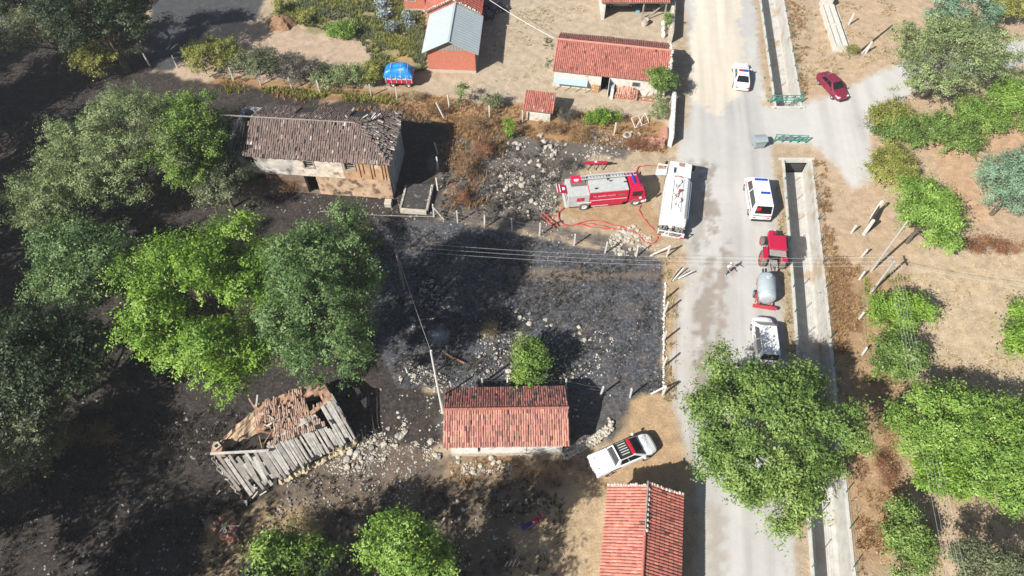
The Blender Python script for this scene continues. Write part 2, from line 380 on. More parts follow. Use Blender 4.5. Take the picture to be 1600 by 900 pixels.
# ------------------------------------------------------------------ materials for buildings
M_WHITEWALL = mat('whitewash', (.62, .59, .53), .9, var=.2, scale=2.5, bump=.3, stain=((.42, .27, .16), 1.2, .60))
M_BURNTWALL = mat('scorched_plaster', (.50, .36, .26), .9, var=.3, scale=1.6, bump=.5, stain=((.08, .06, .05), .7, .56))
M_GREYWALL = mat('grey_plaster', (.36, .36, .37), .9, var=.25, scale=1.5, bump=.4, stain=((.10, .10, .10), .8, .6))
M_BRICK = mat('painted_brick', (.50, .17, .11), .85, var=.15, scale=3, bump=.3, stain=((.52, .35, .26), 2.5, .66))
M_WOOD = mat('grey_wood', (.33, .30, .26), .85, var=.3, scale=5, bump=.4, bscale=30)
M_DARKWOOD = mat('charred_wood', (.03, .028, .026), .9, var=.3, scale=5)
M_TILE = mat('roof_tile', (1, 1, 1), .8, var=.22, scale=3.0, attr='Col', bump=.2, bscale=25)
M_DARK = mat('dark_inside', (.012, .012, .012), .9)
M_METALROOF = mat('pale_metal_roof', (.50, .56, .57), .45, .2, var=.05, scale=1.2)
M_STONE = mat('pale_stone', (.50, .45, .37), .9, var=.22, scale=3, bump=.5, bscale=9)
M_STONEG = mat('sooty_stone', (.28, .26, .24), .9, var=.35, scale=2, bump=.5, bscale=9)

def tile_roof(name, parent, A, B, D, colw, roww, base, var=.12, jit=.0, mask=None, seed=1, lift=.0, sag=0.0, dark=None, darkp=0.0, radius=None):
    """A eave start, B eave end, D ridge start (rectangle); barrel tiles joined in one part"""
    r = np.random.default_rng(seed); A, B, D = (np.array(q, float) for q in (A, B, D))
    U = B-A; W = D-A; LU = np.linalg.norm(U); LW = np.linalg.norm(W); U /= LU; W /= LW; N = np.cross(U, W)
    if N[2] < 0: N = -N
    nc = max(1, int(LU/colw)); nr = max(1, int(LW/roww)); cw = LU/nc; rw = LW/nr
    ci, ri = np.meshgrid(np.arange(nc), np.arange(nr)); ci = ci.ravel(); ri = ri.ravel()
    u = (ci+.5)*cw; v = ri*rw
    if mask is not None:
        k = mask(u, v/LW, r); ci, ri, u, v = ci[k], ri[k], u[k], v[k]
    n = len(u); rad = radius or cw*.46; ang = np.linspace(math.pi, 0, 5)
    prof = np.stack([np.cos(ang)*rad*.98, np.sin(ang)*rad*.62], 1)
    u = u+r.normal(0, jit*.25, n)*cw; v = v+r.normal(0, jit*.2, n)*rw; tw = r.normal(0, jit*.25, n)
    sg = sag*(fbm(u*.35, v*.35, 3, seed)-.5)*2
    V = np.zeros((n, 10, 3))
    for e, (dv, ht) in enumerate(((-.06*rw, .045), (1.15*rw, .012))):
        for k in range(5):
            du = prof[k, 0]+tw*dv*.4
            h = lift+ht+prof[k, 1]*(1-.08*e)+sg+np.abs(r.normal(0, jit*.02, n))
            V[:, e*5+k] = A+np.outer(u+du, U)+np.outer(v+dv, W)+np.outer(h, N)
    fb = np.array([(k, k+1, k+6, k+5) for k in range(4)]); F = (fb[None]+np.arange(n)[:, None, None]*10).reshape(-1, 4)
    me = np_mesh(name, V.reshape(-1, 3), F)
    c = np.array(base)[None]*(1+r.normal(0, var, (n, 1)))*(1+r.normal(0, var*.3, (n, 3)))
    blot = fbm(u*.5, v*.7, 4, seed+3); c *= (1+(blot-.5)*var*4)[:, None]
    if dark is not None:
        kk = (r.random(n) < darkp*2*blot); c[kk] = np.array(dark)*(1+r.normal(0, .3, (kk.sum(), 1)))
    set_face_col(me, 'Col', np.clip(np.repeat(c*.74, 4, 0), .004, .9))
    o = mobj(name, me, M_TILE, parent); o['kind'] = 'stuff'; return o
def slab(name, parent, m, a, b, c, d, th=.08, drop=.03):
    a, b, c, d = map(Vector, (a, b, c, d)); n = (b-a).cross(d-a).normalized()
    if n.z < 0: n = -n
    o = MB().hexa([p-n*(th+drop) for p in (a, b, c, d)], [p-n*drop for p in (a, b, c, d)]).build(name, m, parent); return o
def wall_open(b, x0, x1, y0, y1, z0, z1, openings):
    """wall along x with rectangular openings (xa, xb, za, zb)"""
    cur = x0
    for (xa, xb, za, zb) in sorted(openings):
        if xa > cur: b.box(cur, xa, y0, y1, z0, z1)
        if za > z0: b.box(xa, xb, y0, y1, z0, za)
        if zb < z1: b.box(xa, xb, y0, y1, zb, z1)
        cur = xb
    if cur < x1: b.box(cur, x1, y0, y1, z0, z1)
def gable_block(b, x0, x1, y0, y1, z0, ze, zr, axis):
    """solid walls with gables; ridge along axis"""
    if axis == 'x':
        ym = (y0+y1)/2
        for xa, xb in ((x0, x1),):
            b.box(x0, x1, y0, y1, z0, ze)
            b.add([(x0, y0, ze), (x0, y1, ze), (x0, ym, zr), (x1, y0, ze), (x1, y1, ze), (x1, ym, zr)], [(0, 1, 2), (3, 5, 4), (0, 2, 5, 3), (1, 4, 5, 2)])
    else:
        xm = (x0+x1)/2
        b.box(x0, x1, y0, y1, z0, ze)
        b.add([(x0, y0, ze), (x1, y0, ze), (xm, y0, zr), (x0, y1, ze), (x1, y1, ze), (xm, y1, zr)], [(0, 1, 2), (3, 5, 4), (0, 2, 5, 3), (1, 4, 5, 2)])
def stones_line(parent, name, pts, r0, n, m, seed, zoff=0.0):
    """a row of stones or mortar lumps as one joined part"""
    r = random.Random(seed); b = MB(); pts = [Vector(p) for p in pts]
    seg = [(pts[i+1]-pts[i]).length for i in range(len(pts)-1)]; tot = sum(seg)
    for i in range(n):
        s = tot*(i+r.random()*.6)/n; k = 0
        while k < len(seg)-1 and s > seg[k]: s -= seg[k]; k += 1
        p = pts[k].lerp(pts[k+1], min(1, s/seg[k])); rr = r0*r.uniform(.6, 1.3)
        rock(b, p+Vector((r.uniform(-.4, .4)*r0, r.uniform(-.4, .4)*r0, zoff)), rr, r)
    return b.build(name, m, parent)
ICO = None
def rock(b, p, rr, r, flat=.65):
    global ICO
    if ICO is None:
        bm = bmesh.new(); bmesh.ops.create_icosphere(bm, subdivisions=1, radius=1); ICO = ([tuple(v.co) for v in bm.verts], [tuple(v.index for v in f.verts) for f in bm.faces]); bm.free()
    ang = r.uniform(0, 6.28); ca, sa = math.cos(ang), math.sin(ang); sx, sy, sz = r.uniform(.75, 1.25), r.uniform(.7, 1.1), flat*r.uniform(.7, 1.3)
    vs = []
    for (x, y, z) in ICO[0]:
        k = rr*r.uniform(.8, 1.15); x, y, z = x*sx*k, y*sy*k, z*sz*k; vs.append((p[0]+x*ca-y*sa, p[1]+x*sa+y*ca, p[2]+z))
    b.add(vs, ICO[1])

# ------------------------------------------------------------------ buildings
def burnt_house():
    O = px(345, 236, 5.3); Rr = px(601, 251, 5.3); ang = math.atan2(Rr.y-O.y, Rr.x-O.x); L = 15.9; D = 6.5; EZ = 5.2; RZ = 6.9; RY = 3.1
    t = thing('burnt_house', 'long two storey farmhouse with scorched walls and a sagging brown tiled roof', 'house', (O.x, O.y, 0), ang)
    wins = [(7.75, 8.75, 3.7, 4.75), (11.7, 12.75, 3.75, 4.75)]
    door = (7.3, 8.5, .1, 2.5)
    b = MB(); wall_open(b, 0, 7.0, 0, .4, 2.6, EZ, [(1.9, 2.9, 3.6, 4.9)]); b.build('wall', mat('flaky_white', (.55, .52, .47), .9, var=.3, scale=1.2, bump=.4, stain=((.16, .14, .12), .55, .53)), t)['label'] = 'pale flaking plaster of the upper storey'
    b = MB(); wall_open(b, 7.0, 11.5, -.02, .4, 2.6, EZ, [wins[0]]); b.build('wall', mat('fresh_white', (.68, .60, .50), .9, var=.3, scale=1.5, bump=.4, stain=((.30, .19, .12), 1.1, .52)), t)
    b = MB(); wall_open(b, 11.5, L, 0, .4, 2.6, EZ, [wins[1]]); b.build('wall', mat('orange_mud', (.50, .30, .17), .9, var=.3, scale=1.3, bump=.5, stain=((.66, .56, .46), .8, .55)), t)
    b = MB(); wall_open(b, 8.5, L, .02, .5, -.1, 2.57, []); b.build('wall', mat('peach_mud', (.52, .36, .24), .95, var=.3, scale=1.0, bump=.6, bscale=6, stain=((.12, .08, .058), 1.15, .50)), t)
    b = MB(); wall_open(b, 0, 8.5, .03, .5, -.1, 2.57, [door, (2.5, 3.4, .1, 2.3)]); b.build('wall', mat('sooty_mud', (.21, .15, .105), .95, var=.4, scale=1.0, bump=.8, bscale=6, stain=((.40, .29, .20), .9, .55)), t)['label'] = 'mud and stone ground floor blackened by fire'
    part('wall', t, M_GREYWALL, (L-.4, L, .4, D, -.1, EZ)); part('wall', t, M_GREYWALL, (.0, .4, .5, D, -.1, EZ-.3)); part('wall', t, M_GREYWALL, (.4, L-.4, D-.4, D, -.1, EZ))
    part('floor', t, M_DARKWOOD, (.4, L-.4, .5, D-.4, 2.4, 2.55)); part('ground_floor', t, M_DARK, (.4, L-.4, .5, D-.4, .0, .08))
    for (xa, xb, za, zb) in wins:
        w_ = MB(); w_.box(xa-.06, xa+.06, -.06, .1, za-.06, zb+.06); w_.box(xb-.06, xb+.06, -.06, .1, za-.06, zb+.06); w_.box(xa+.06, xb-.06, -.06, .1, zb-.06, zb+.06); w_.box(xa+.06, xb-.06, -.06, .1, za-.06, za+.06)
        o = w_.build('window', M_WOOD, t)
        for k in range(3): MB().beam((xa+.05, .12, za+.25+k*.27), (xb-.05, .12, za+.25+k*.27+random.uniform(-.08, .08)), .05).build('glazing_bar', M_WOOD, o)
    MB().box(15.2, 15.9, -1.2, -.5, -.05, .55).build('step', M_STONE, t, bevel=.05)
    for k, (sx, sz) in enumerate(((13.1, 2.9), (13.5, 3.4), (14.2, 2.7), (14.5, 3.1), (15.3, 2.7), (15.6, 2.65))): MB().beam((sx, -.04, sz), (sx+.05, -.04, 5.1), .06, .05, up=(1, 0, 0)).build('stud', mat('rust_wood', (.33, .17, .09), .85, var=.3), t)
    # roof
    A = (-.2, -.45, EZ); B_ = (L+.45, -.45, EZ); Dd = (-.2, RY, RZ); base = (.205, .148, .127); dk = (.07, .055, .05); X1 = L+.65
    ragged = lambda u, v: 2.6+1.3*(fbm(v*4, v*0+3, 3, 5)-.3)
    fm = lambda u, v, r: (u < X1-v*3.3) & (u > 2.2+2.2*fbm(v*6, v*0, 3, 2)-v*1.0) & (r.random(len(u)) > .012)
    tile_roof('roof_tiles', t, A, B_, Dd, .215, .36, base, .13, .4, fm, 3, sag=.14, dark=(.36, .30, .27), darkp=.09)
    A2 = (L+.45, D+.4, EZ); B2 = (-.2, D+.4, EZ); D2 = (L+.45, RY, RZ)
    bmk = lambda u, v, r: (u > v*3.3) & (u < L-2.0) & ~((u > 3.0) & (u < 4.7) & (v < .62)) & ~((u > 8.6) & (u < 10.3) & (v < .4+.3*fbm(u, v*3, 2, 1))) & (r.random(len(u)) > .03)
    tile_roof('roof_tiles', t, A2, B2, D2, .215, .36, (.20, .14, .115), .16, .5, bmk, 4, sag=.12, dark=(.40, .34, .3), darkp=.1)
    A3 = (L+.45, -.45, EZ); B3 = (L+.45, D+.4, EZ); LH = D+.85; f0 = (RY+.45)/LH
    D3 = (L+.45-3.4, -.45, RZ)
    hm = lambda u, v, r: (u > v*(RY+.45)) & (u < LH-v*(LH-RY-.45)) & (r.random(len(u)) > .05)
    tile_roof('roof_tiles', t, A3, B3, D3, .215, .36, (.24, .19, .165), .2, .9, hm, 5, sag=.2, dark=(.5, .45, .41), darkp=.2)
    slab('roof_deck', t, M_DARKWOOD, (2.6, -.35, EZ), (L+.35, -.35, EZ), (L-2.9, RY, RZ), (2.6, RY, RZ))
    slab('roof_deck', t, M_DARKWOOD, (L+.35, D+.3, EZ), (2.6, D+.3, EZ), (2.6, RY, RZ), (L-2.9, RY, RZ))
    MB().add([(L+.35, -.35, EZ-.05), (L+.35, D+.3, EZ-.05), (L-2.9, RY, RZ-.05)], [(0, 1, 2)])
    b = MB(); b.add([(L+.35, -.35, EZ-.05), (L+.35, D+.3, EZ-.05), (L-2.9, RY, RZ-.05), (L+.3, -.3, EZ-.13), (L+.3, D+.25, EZ-.13), (L-2.9, RY, RZ-.13)], [(0, 1, 2), (5, 4, 3), (0, 3, 4, 1), (1, 4, 5, 2), (2, 5, 3, 0)]); b.build('roof_deck', M_DARKWOOD, t)
    for k in range(13): MB().beam((-.3+k*.27, -.3, EZ-.1), (-.2+k*.27+random.uniform(-.2, .2), RY+random.uniform(-.4, 0), RZ-.25-random.random()*.35), .1).build('rafter', M_DARKWOOD, t)
    MB().beam((-.6, RY, RZ+.1), (12.6, RY-.02, RZ+.10), .09).build('ridge_pole', M_WOOD, t)
    for k in range(9):
        x = 11.6+random.random()*2.5; y = RY+.3+random.random()*2.2
        MB().beam((x, y, 6.2), (x+random.uniform(-1, 1), y+random.uniform(-.9, .9), 6.65), .1, .05).build('loose_board', mat('ash_wood', (.48, .46, .43), .9, var=.2), t)
burnt_house()

def pale_roof_house():
    p = px(671, 112); q = px(743.6, 114.6); t = thing('brick_house', 'red brick outhouse with a pale grey metal gable roof', 'house', (p.x, p.y, 0), math.atan2(q.y-p.y, q.x-p.x))
    W = (q-p).length; L = 6.7; EZ = 3.0; RZ = 4.55; xm = W/2-.1
    b = MB(); b.box(0, W, 0, L, .35, EZ); b.build('wall', M_BRICK, t)
    part('plinth', t, mat('plinth', (.50, .43, .36), .9, var=.2), (-.05, W+.05, -.05, L+.02, -.1, .349))
    n = 16
    for k in range(n):     # grey boards closing the gable
        x0 = W*k/n+.01; x1 = W*(k+1)/n-.01; z = EZ+(RZ-EZ-.12)*(1-abs((x0+x1)/2-xm)/(W/2+.3))
        MB().box(x0, x1, -.03, .04, EZ+.002, max(z, EZ+.05)).build('gable_board', M_WOOD, t)
    for sgn, xe in ((-1, -.55), (1, W+.45)):
        o = slab('roof_sheet', t, M_METALROOF, (xe, -.5, EZ-.08), (xm, -.5, RZ), (xm, L+.15, RZ), (xe, L+.15, EZ-.08), th=.05, drop=0)
        bb = MB()
        for k in range(1, 16): 
            y = -.5+(L+.65)*k/16; bb.beam((xe, y, EZ-.06), (xm+sgn*.05, y, RZ+.01), .04, .035)
        o2 = bb.build('roof_seam', M_METALROOF, t); o2['kind'] = 'stuff'
    MB().beam((xm, -.5, RZ+.02), (xm, L+.15, RZ+.02), .22, .05).build('ridge_cap', M_METALROOF, t)
    # tiled house behind it
    y0 = p.y+L+.35; h = thing('tiled_house', 'red tiled house joined to the end of the pale roofed outhouse', 'house', (p.x-.45, y0, 0), math.atan2(q.y-p.y, q.x-p.x))
    W2 = W+.75; L2 = 9; EZ2 = 3.3; RZ2 = 5.0
    b = MB(); gable_block(b, 0, W2, 0, L2, -.1, EZ2, RZ2-.15, 'y'); b.build('wall', M_BRICK, h)
    red = (.43, .13, .09)
    tile_roof('roof_tiles', h, (-.3, -.25, EZ2-.1), (-.3, L2, EZ2-.1), (W2/2, -.25, RZ2), .24, .36, red, .1, .1, None, 11)
    tile_roof('roof_tiles', h, (W2+.3, L2, EZ2-.1), (W2+.3, -.25, EZ2-.1), (W2/2, L2, RZ2), .42, .42, (.40, .10, .075), .1, .1, None, 12)
    slab('roof_deck', h, M_WOOD, (-.25, -.2, EZ2-.1), (W2/2, -.2, RZ2), (W2/2, L2, RZ2), (-.25, L2, EZ2-.1)); slab('roof_deck', h, M_WOOD, (W2/2, -.2, RZ2), (W2+.25, -.2, EZ2-.1), (W2+.25, L2, EZ2-.1), (W2/2, L2, RZ2))
    stones_line(h, 'mortar', [(-.3, -.22, EZ2+.02), (W2/2, -.22, RZ2+.1), (W2+.3, -.22, EZ2+.02)], .13, 26, M_WHITEWALL, 3)['kind'] = 'stuff'
    a = px(633, 17); an = thing('brick_annexe', 'low red brick annexe with a window under a white eave', 'house', (a.x, a.y, 0), -.03)
    part('wall', an, M_BRICK, (0, 2.6, 0, 6, .3, 2.6)); part('plinth', an, mat('plinth', (.5, .43, .36)), (-.04, 2.6, -.05, 6, -.1, .299))
    part('eave', an, mat('white_trim', (.75, .74, .72)), (-1.0, 1.2, -.35, 6, 2.6, 2.75)); tile_roof('roof_tiles', an, (1.2, -.2, 2.6), (1.2, 6, 2.6), (2.7, -.2, 3.0), .24, .36, red, .1, .1, None, 13)
    o = part('window', an, mat('white_trim', (.75, .74, .72)), (.3, 1.5, -.04, .02, 1.4, 2.3)); part('pane', o, mat('window_glass', (.05, .06, .07), .1, spec=.8), (.38, 1.42, -.06, -.041, 1.48, 2.22))
pale_roof_house()

RED = (.45, .16, .12)
def barn():
    a = px(863, 111, 2.2); b_ = px(1046, 130.5, 2.2); t = thing('long_barn', 'long low barn with a faded red tiled roof and whitewashed front', 'barn', (a.x, a.y, 0), math.atan2(b_.y-a.y, b_.x-a.x))
    L = (b_-a).length; D = 7.1; EZ = 2.2; RZ = 3.65; RY = 3.8
    b = MB(); wall_open(b, .2, L-.2, .25, .55, -.1, EZ-.02, [(5.55, 6.45, 0, 1.95), (9.0, 9.9, 1.1, 1.7)]); b.build('wall', M_WHITEWALL, t)
    part('wall', t, M_WHITEWALL, (.2, .5, .55, D-.3, -.1, EZ)); part('wall', t, M_STONEG, (L-.5, L-.2, .55, D-.3, -.1, EZ)); part('wall', t, M_WHITEWALL, (.5, L-.5, D-.6, D-.3, -.1, EZ)); part('floor', t, M_DARK, (.5, L-.5, .55, D-.6, 0, .05))
    for x in (.2, L-.35):
        b = MB(); b.add([(x, .3, EZ), (x, D-.3, EZ), (x, RY, RZ-.1), (x+.15, .3, EZ), (x+.15, D-.3, EZ), (x+.15, RY, RZ-.1)], [(0, 1, 2), (3, 5, 4), (0, 2, 5, 3), (1, 4, 5, 2), (0, 3, 4, 1)]); b.build('gable', M_STONEG, t)
    tile_roof('roof_tiles', t, (0, 0, EZ), (L, 0, EZ), (0, RY, RZ), .215, .36, RED, .10, .15, None, 21, sag=.05, dark=(.2, .09, .08), darkp=.03)
    tile_roof('roof_tiles', t, (L, D, EZ), (0, D, EZ), (L, RY, RZ), .215, .36, (.30, .115, .09), .13, .2, lambda u, v, r: ~((u > L-1.6) & (u < L-1.0) & (v > .55) & (v < .9)), 22, sag=.06, dark=(.15, .08, .07), darkp=.06)
    slab('roof_deck', t, M_WOOD, (.05, .05, EZ), (L-.05, .05, EZ), (L-.05, RY, RZ), (.05, RY, RZ)); slab('roof_deck', t, M_WOOD, (L-.05, D-.05, EZ), (.05, D-.05, EZ), (.05, RY, RZ), (L-.05, RY, RZ))
    MB().tube([(0, RY, RZ+.06), (L, RY, RZ+.06)], .12, 8).build('ridge', mat('ridge_tile', (.50, .22, .16), .85, var=.2), t)
    stones_line(t, 'mortar', [(L-.1, .1, EZ+.1), (L-.1, RY, RZ+.12), (L-.1, D, EZ+.1)], .2, 26, M_WHITEWALL, 5)['kind'] = 'stuff'
    w_ = part('window', t, M_WOOD, (9.0, 9.9, .22, .30, 1.1, 1.16), (9.0, 9.9, .22, .30, 1.64, 1.7), (9.0, 9.06, .22, .30, 1.16, 1.64), (9.84, 9.9, .22, .30, 1.16, 1.64)); part('pane', w_, mat('window_glass', (.05, .06, .07)), (9.06, 9.84, .26, .28, 1.16, 1.64))
    d = part('door', t, mat('white_door', (.6, .6, .6), .6), (6.42, 6.48, -.75, .2, .02, 1.9)); part('handle', d, mat('steel', (.35, .35, .36), .35, .9), (6.40, 6.419, -.65, -.55, .9, 1.0))
    def at(x, y, z=0): return t.matrix_basis @ Vector((x, y, z))
    rz = t.rotation_euler.z; t.matrix_basis = Matrix.Translation(t.location) @ Matrix.Rotation(rz, 4, 'Z')
    s = thing('blue_lean_to', 'long sloping light blue board shelf on legs along the barn wall', 'shelf', at(.25, -.35), rz)
    slab('board', s, mat('light_blue', (.36, .52, .60), .6, var=.12), (0, -.2, 1.0), (3.8, -.2, 1.0), (3.8, .52, 1.3), (0, .52, 1.3), .04, 0)
    for x in (.15, 1.3, 2.5, 3.65): part('leg', s, M_WOOD, (x, x+.07, -.15, -.08, 0, .955))
    s = thing('wooden_pallet', 'orange wooden pallet leaning upright beside the barn doorway', 'pallet', at(4.55, -.12), rz)
    wm = mat('fresh_wood', (.52, .30, .13), .8, var=.15)
    for k in range(5): part('slat', s, wm, (.02+k*.17, .13+k*.17, -.03, 0, .02, 1.05))
    for z in (.1, .5, .9): part('cross_bar', s, wm, (.0, .83, .001, .08, z, z+.1))
    s = thing('block_pier', 'short white block wall jutting out beside the barn door', 'wall', at(6.75, -1.0), rz); part('wall', s, mat('whitewash2', (.6, .6, .58), .9, var=.2), (0, .35, 0, 1.2, -.1, 1.25)); part('bucket_shelf', s, mat('sky_blue', (.35, .5, .62)), (.02, .33, .2, .7, 1.251, 1.4))
    s = thing('tile_stack', 'heap of spare pinkish roof tiles stacked against the barn wall', 'tiles', at(7.3, -.85), rz)
    for k in range(4): tile_roof('spare_tiles', s, (0, k*.03, .25+k*.12), (2.5-k*.25, k*.03, .25+k*.12), (0, .85, .75+k*.1), .22, .33, (.50, .25, .18), .15, .8, None, 40+k)
    part('stack_base', s, mat('brickpile', (.42, .2, .14)), (0, 2.5, .05, .9, -.05, .24))
    s = thing('red_barrow', 'rusty red frame of a handcart standing by the barn wall', 'cart', at(10.2, -.7), rz)
    rm = mat('rust_red', (.38, .10, .07), .6)
    for (a1, b1) in (((0, 0, .1), (1.9, 0, .1)), ((0, .5, .1), (1.9, .5, .1)), ((.4, 0, .1), (.8, .25, 1.2)), ((.4, .5, .1), (.8, .25, 1.2)), ((0, 0, .1), (0, .5, .1)), ((1.2, 0, .1), (1.2, .5, .7)), ((1.2, .5, .1), (1.2, 0, .7))): MB().beam(a1, b1, .06).build('bar', rm, s)
barn()

def garage():
    a = px(940, 4, 2.55); b_ = px(1048, 4, 2.55); y1 = 10; t = thing('open_garage', 'open fronted garage with a red tiled roof sheltering a car', 'garage', (a.x, a.y, 0), 0)
    L = b_.x-a.x
    tile_roof('roof_tiles', t, (0, 0, 2.5), (L, 0, 2.5), (0, 5, 3.8), .24, .38, RED, .1, .1, None, 31); slab('roof_deck', t, M_WOOD, (0, .04, 2.5), (L, .04, 2.5), (L, 5, 3.8), (0, 5, 3.8))
    tile_roof('roof_tiles', t, (L, 10, 2.5), (0, 10, 2.5), (L, 5, 3.8), .24, .38, RED, .1, .1, None, 32); slab('roof_deck', t, M_WOOD, (L, 10, 2.5), (0, 10, 2.5), (0, 5, 3.8), (L, 5, 3.8))
    part('wall', t, M_WHITEWALL, (.25, .6, .3, 9, -.1, 2.45)); part('wall', t, M_WHITEWALL, (.6, L-.3, 8.7, 9, -.1, 2.45)); part('wall', t, M_WHITEWALL, (L-.5, L-.3, 3, 8.7, -.1, 2.45))
    part('post', t, M_WOOD, (L*.62, L*.62+.15, .3, .45, 0, 2.4)); part('post', t, M_WOOD, (L-.45, L-.3, .3, .45, 0, 2.4))
garage()

def small_shed():
    p = px(819, 186); t = thing('small_shed', 'tiny white shed with a red tiled roof in the yard', 'shed', (p.x, p.y, 0), -.17)
    part('wall', t, M_WHITEWALL, (.25, 2.85, 0, 1.7, -.1, 1.55)); 
    tile_roof('roof_tiles', t, (-.15, -.45, 1.62), (3.2, -.45, 1.62), (-.15, 1.95, 2.35), .2, .34, RED, .12, .2, None, 33, dark=(.5, .4, .34), darkp=.05); slab('roof_deck', t, M_WOOD, (-.1, -.4, 1.62), (3.15, -.4, 1.62), (3.15, 1.9, 2.35), (-.1, 1.9, 2.35))
    b = MB(); b.add([(.25, 0, 1.55), (.25, 1.7, 1.55), (.25, 1.7, 2.1), (2.85, 0, 1.55), (2.85, 1.7, 1.55), (2.85, 1.7, 2.1)], [(0, 1, 2), (3, 5, 4), (1, 4, 5, 2), (0, 2, 5, 3)]); b.build('wall_top', M_WHITEWALL, t)
    MB().tube([(-.2, .2, .0), (-.2, .2, 1.1)], .05, 8).build('drainpipe', mat('steel', (.35, .35, .36), .35, .9), t)
small_shed()

def centre_shed():
    p = px(692.5, 700, 2.35); q = px(890, 697, 2.35); t = thing('tiled_shed', 'low white shed with a long weathered red tile roof between rubble walls', 'shed', (p.x, p.y, 0), math.atan2(q.y-p.y, q.x-p.x))
    L = (q-p).length; EZ = 2.35; RZ = 3.5; RY = 2.62; D = 4.95
    cs = (.47, .215, .165)
    tile_roof('roof_tiles', t, (0, 0, EZ), (L, 0, EZ), (0, RY, RZ), .178, .36, cs, .17, .2, None, 51, sag=.05, dark=(.24, .12, .10), darkp=.10)
    tile_roof('roof_tiles', t, (L, D, EZ), (0, D, EZ), (L, RY, RZ), .178, .36, (.33, .13, .105), .22, .2, lambda u, v, r: r.random(len(u)) > .004, 52, sag=.05, dark=(.12, .08, .08), darkp=.22)
    slab('roof_deck', t, M_DARKWOOD, (.03, .05, EZ), (L-.03, .05, EZ), (L-.03, RY, RZ), (.03, RY, RZ)); slab('roof_deck', t, M_DARKWOOD, (L-.03, D-.05, EZ), (.03, D-.05, EZ), (.03, RY, RZ), (L-.03, RY, RZ))
    for k in range(26): 
        x = L*k/26; MB().tube([(x, RY-.02, RZ+.06+random.uniform(-.01, .02)), (x+L/26*1.08, RY-.02, RZ+.09+random.uniform(-.02, .02))], .105, 8).build('ridge_tile', mat('ridge_dark', (.33, .13, .1), .85, var=.3), t)
    wm = mat('bright_whitewash', (.72, .70, .66), .9, var=.12, scale=2, bump=.2, stain=((.5, .36, .24), 1.3, .64))
    b = MB(); wall_open(b, .5, L-.45, .35, .65, .45, EZ-.05, [(2.55, 2.75, .45, EZ-.05), (6.3, 6.36, .45, EZ-.05)]); b.build('wall', wm, t)
    part('plinth', t, M_STONE, (.45, L-.4, .25, .66, -.1, .449)); part('inside', t, M_DARK, (.5, L-.5, .7, .75, 0, EZ-.1))
    part('wall', t, wm, (.5, .8, .76, D-.5, -.1, EZ)); part('wall', t, M_BRICK, (L-.75, L-.45, .76, D-.5, -.1, EZ)); part('wall', t, wm, (.8, L-.75, D-.8, D-.5, -.1, EZ))
    for x in (.5, L-.6):
        b = MB(); b.add([(x, .4, EZ), (x, D-.5, EZ), (x, RY, RZ-.12), (x+.15, .4, EZ), (x+.15, D-.5, EZ), (x+.15, RY, RZ-.12)], [(0, 1, 2), (3, 5, 4), (0, 2, 5, 3), (1, 4, 5, 2), (0, 3, 4, 1)]); b.build('gable', M_BRICK, t)
centre_shed()

def road_building():
    EZ, RZ = 2.6, 3.9
    l0 = px(950, 757, EZ); l1 = px(938, 900, EZ); r0 = px(1067, 772, EZ); r1 = px(1063, 900, EZ)
    d = ((l1-l0).normalized()+(r1-r0).normalized()).normalized(); ang = math.atan2(d.y, d.x)
    t = thing('roadside_house', 'bright red tiled building beside the road with a crumbling mortar ridge', 'house', (l0.x, l0.y, 0), ang)
    M = Matrix.Rotation(-ang, 4, 'Z'); rr = M @ (r0-l0); W = abs(rr.y); L = 15; xr = rr.x; s = 1 if rr.y > 0 else -1
    xm = xr*.45; WM = W*.49
    tile_roof('roof_tiles', t, (0, 0, EZ), (L, 0, EZ), (0, s*WM, RZ), .215, .36, (.56, .20, .15), .11, .12, None, 61, sag=.04, dark=(.36, .14, .11), darkp=.03)
    tile_roof('roof_tiles', t, (xr, s*W, EZ), (L, s*W, EZ), (xr, s*WM, RZ), .215, .34, (.47, .16, .12), .13, .12, None, 62, sag=.04, dark=(.3, .13, .1), darkp=.06)
    slab('roof_deck', t, M_WOOD, (.03, s*.04, EZ), (L, s*.04, EZ), (L, s*WM, RZ), (.03, s*WM, RZ), drop=.02); slab('roof_deck', t, M_WOOD, (xr+.02, s*(W-.04), EZ), (L, s*(W-.04), EZ), (L, s*WM, RZ), (xr+.02, s*WM, RZ), drop=.02)
    b = MB(); ya, yb = sorted((s*.35, s*(W-.35))); gable_block(b, max(.3, xr+.3), L, ya, yb, -.1, EZ-.02, RZ-.2, 'x'); b.build('wall', M_WHITEWALL, t)
    wl = mat('lime_mortar', (.62, .56, .52), .95, var=.25, scale=5, bump=.4)
    stones_line(t, 'mortar', [(.05, 0, EZ+.12), (.08, s*WM, RZ+.12)], .11, 18, wl, 8)['kind'] = 'stuff'
    stones_line(t, 'mortar', [(xr+.05, s*W, EZ+.12), (xr*.5, s*WM, RZ+.12)], .13, 13, wl, 9)['kind'] = 'stuff'
    for k in range(9): 
        b = MB(); rock(b, (.35+k*.36, s*(WM+.12), RZ+.08), .17, random, .5); b.build('mortar_lump', wl, t)
    for k in range(22): MB().tube([(3.3+k*.5, s*WM, RZ+.07), (3.3+k*.5+.53, s*WM, RZ+.10)], .1, 8).build('ridge_tile', mat('ridge_new', (.46, .16, .12), .8, var=.2), t)
    MB().beam((xr, s*WM, RZ+.2), (3.2, s*WM, RZ+.16), .08, .1).build('ridge_board', M_WOOD, t)
road_building()

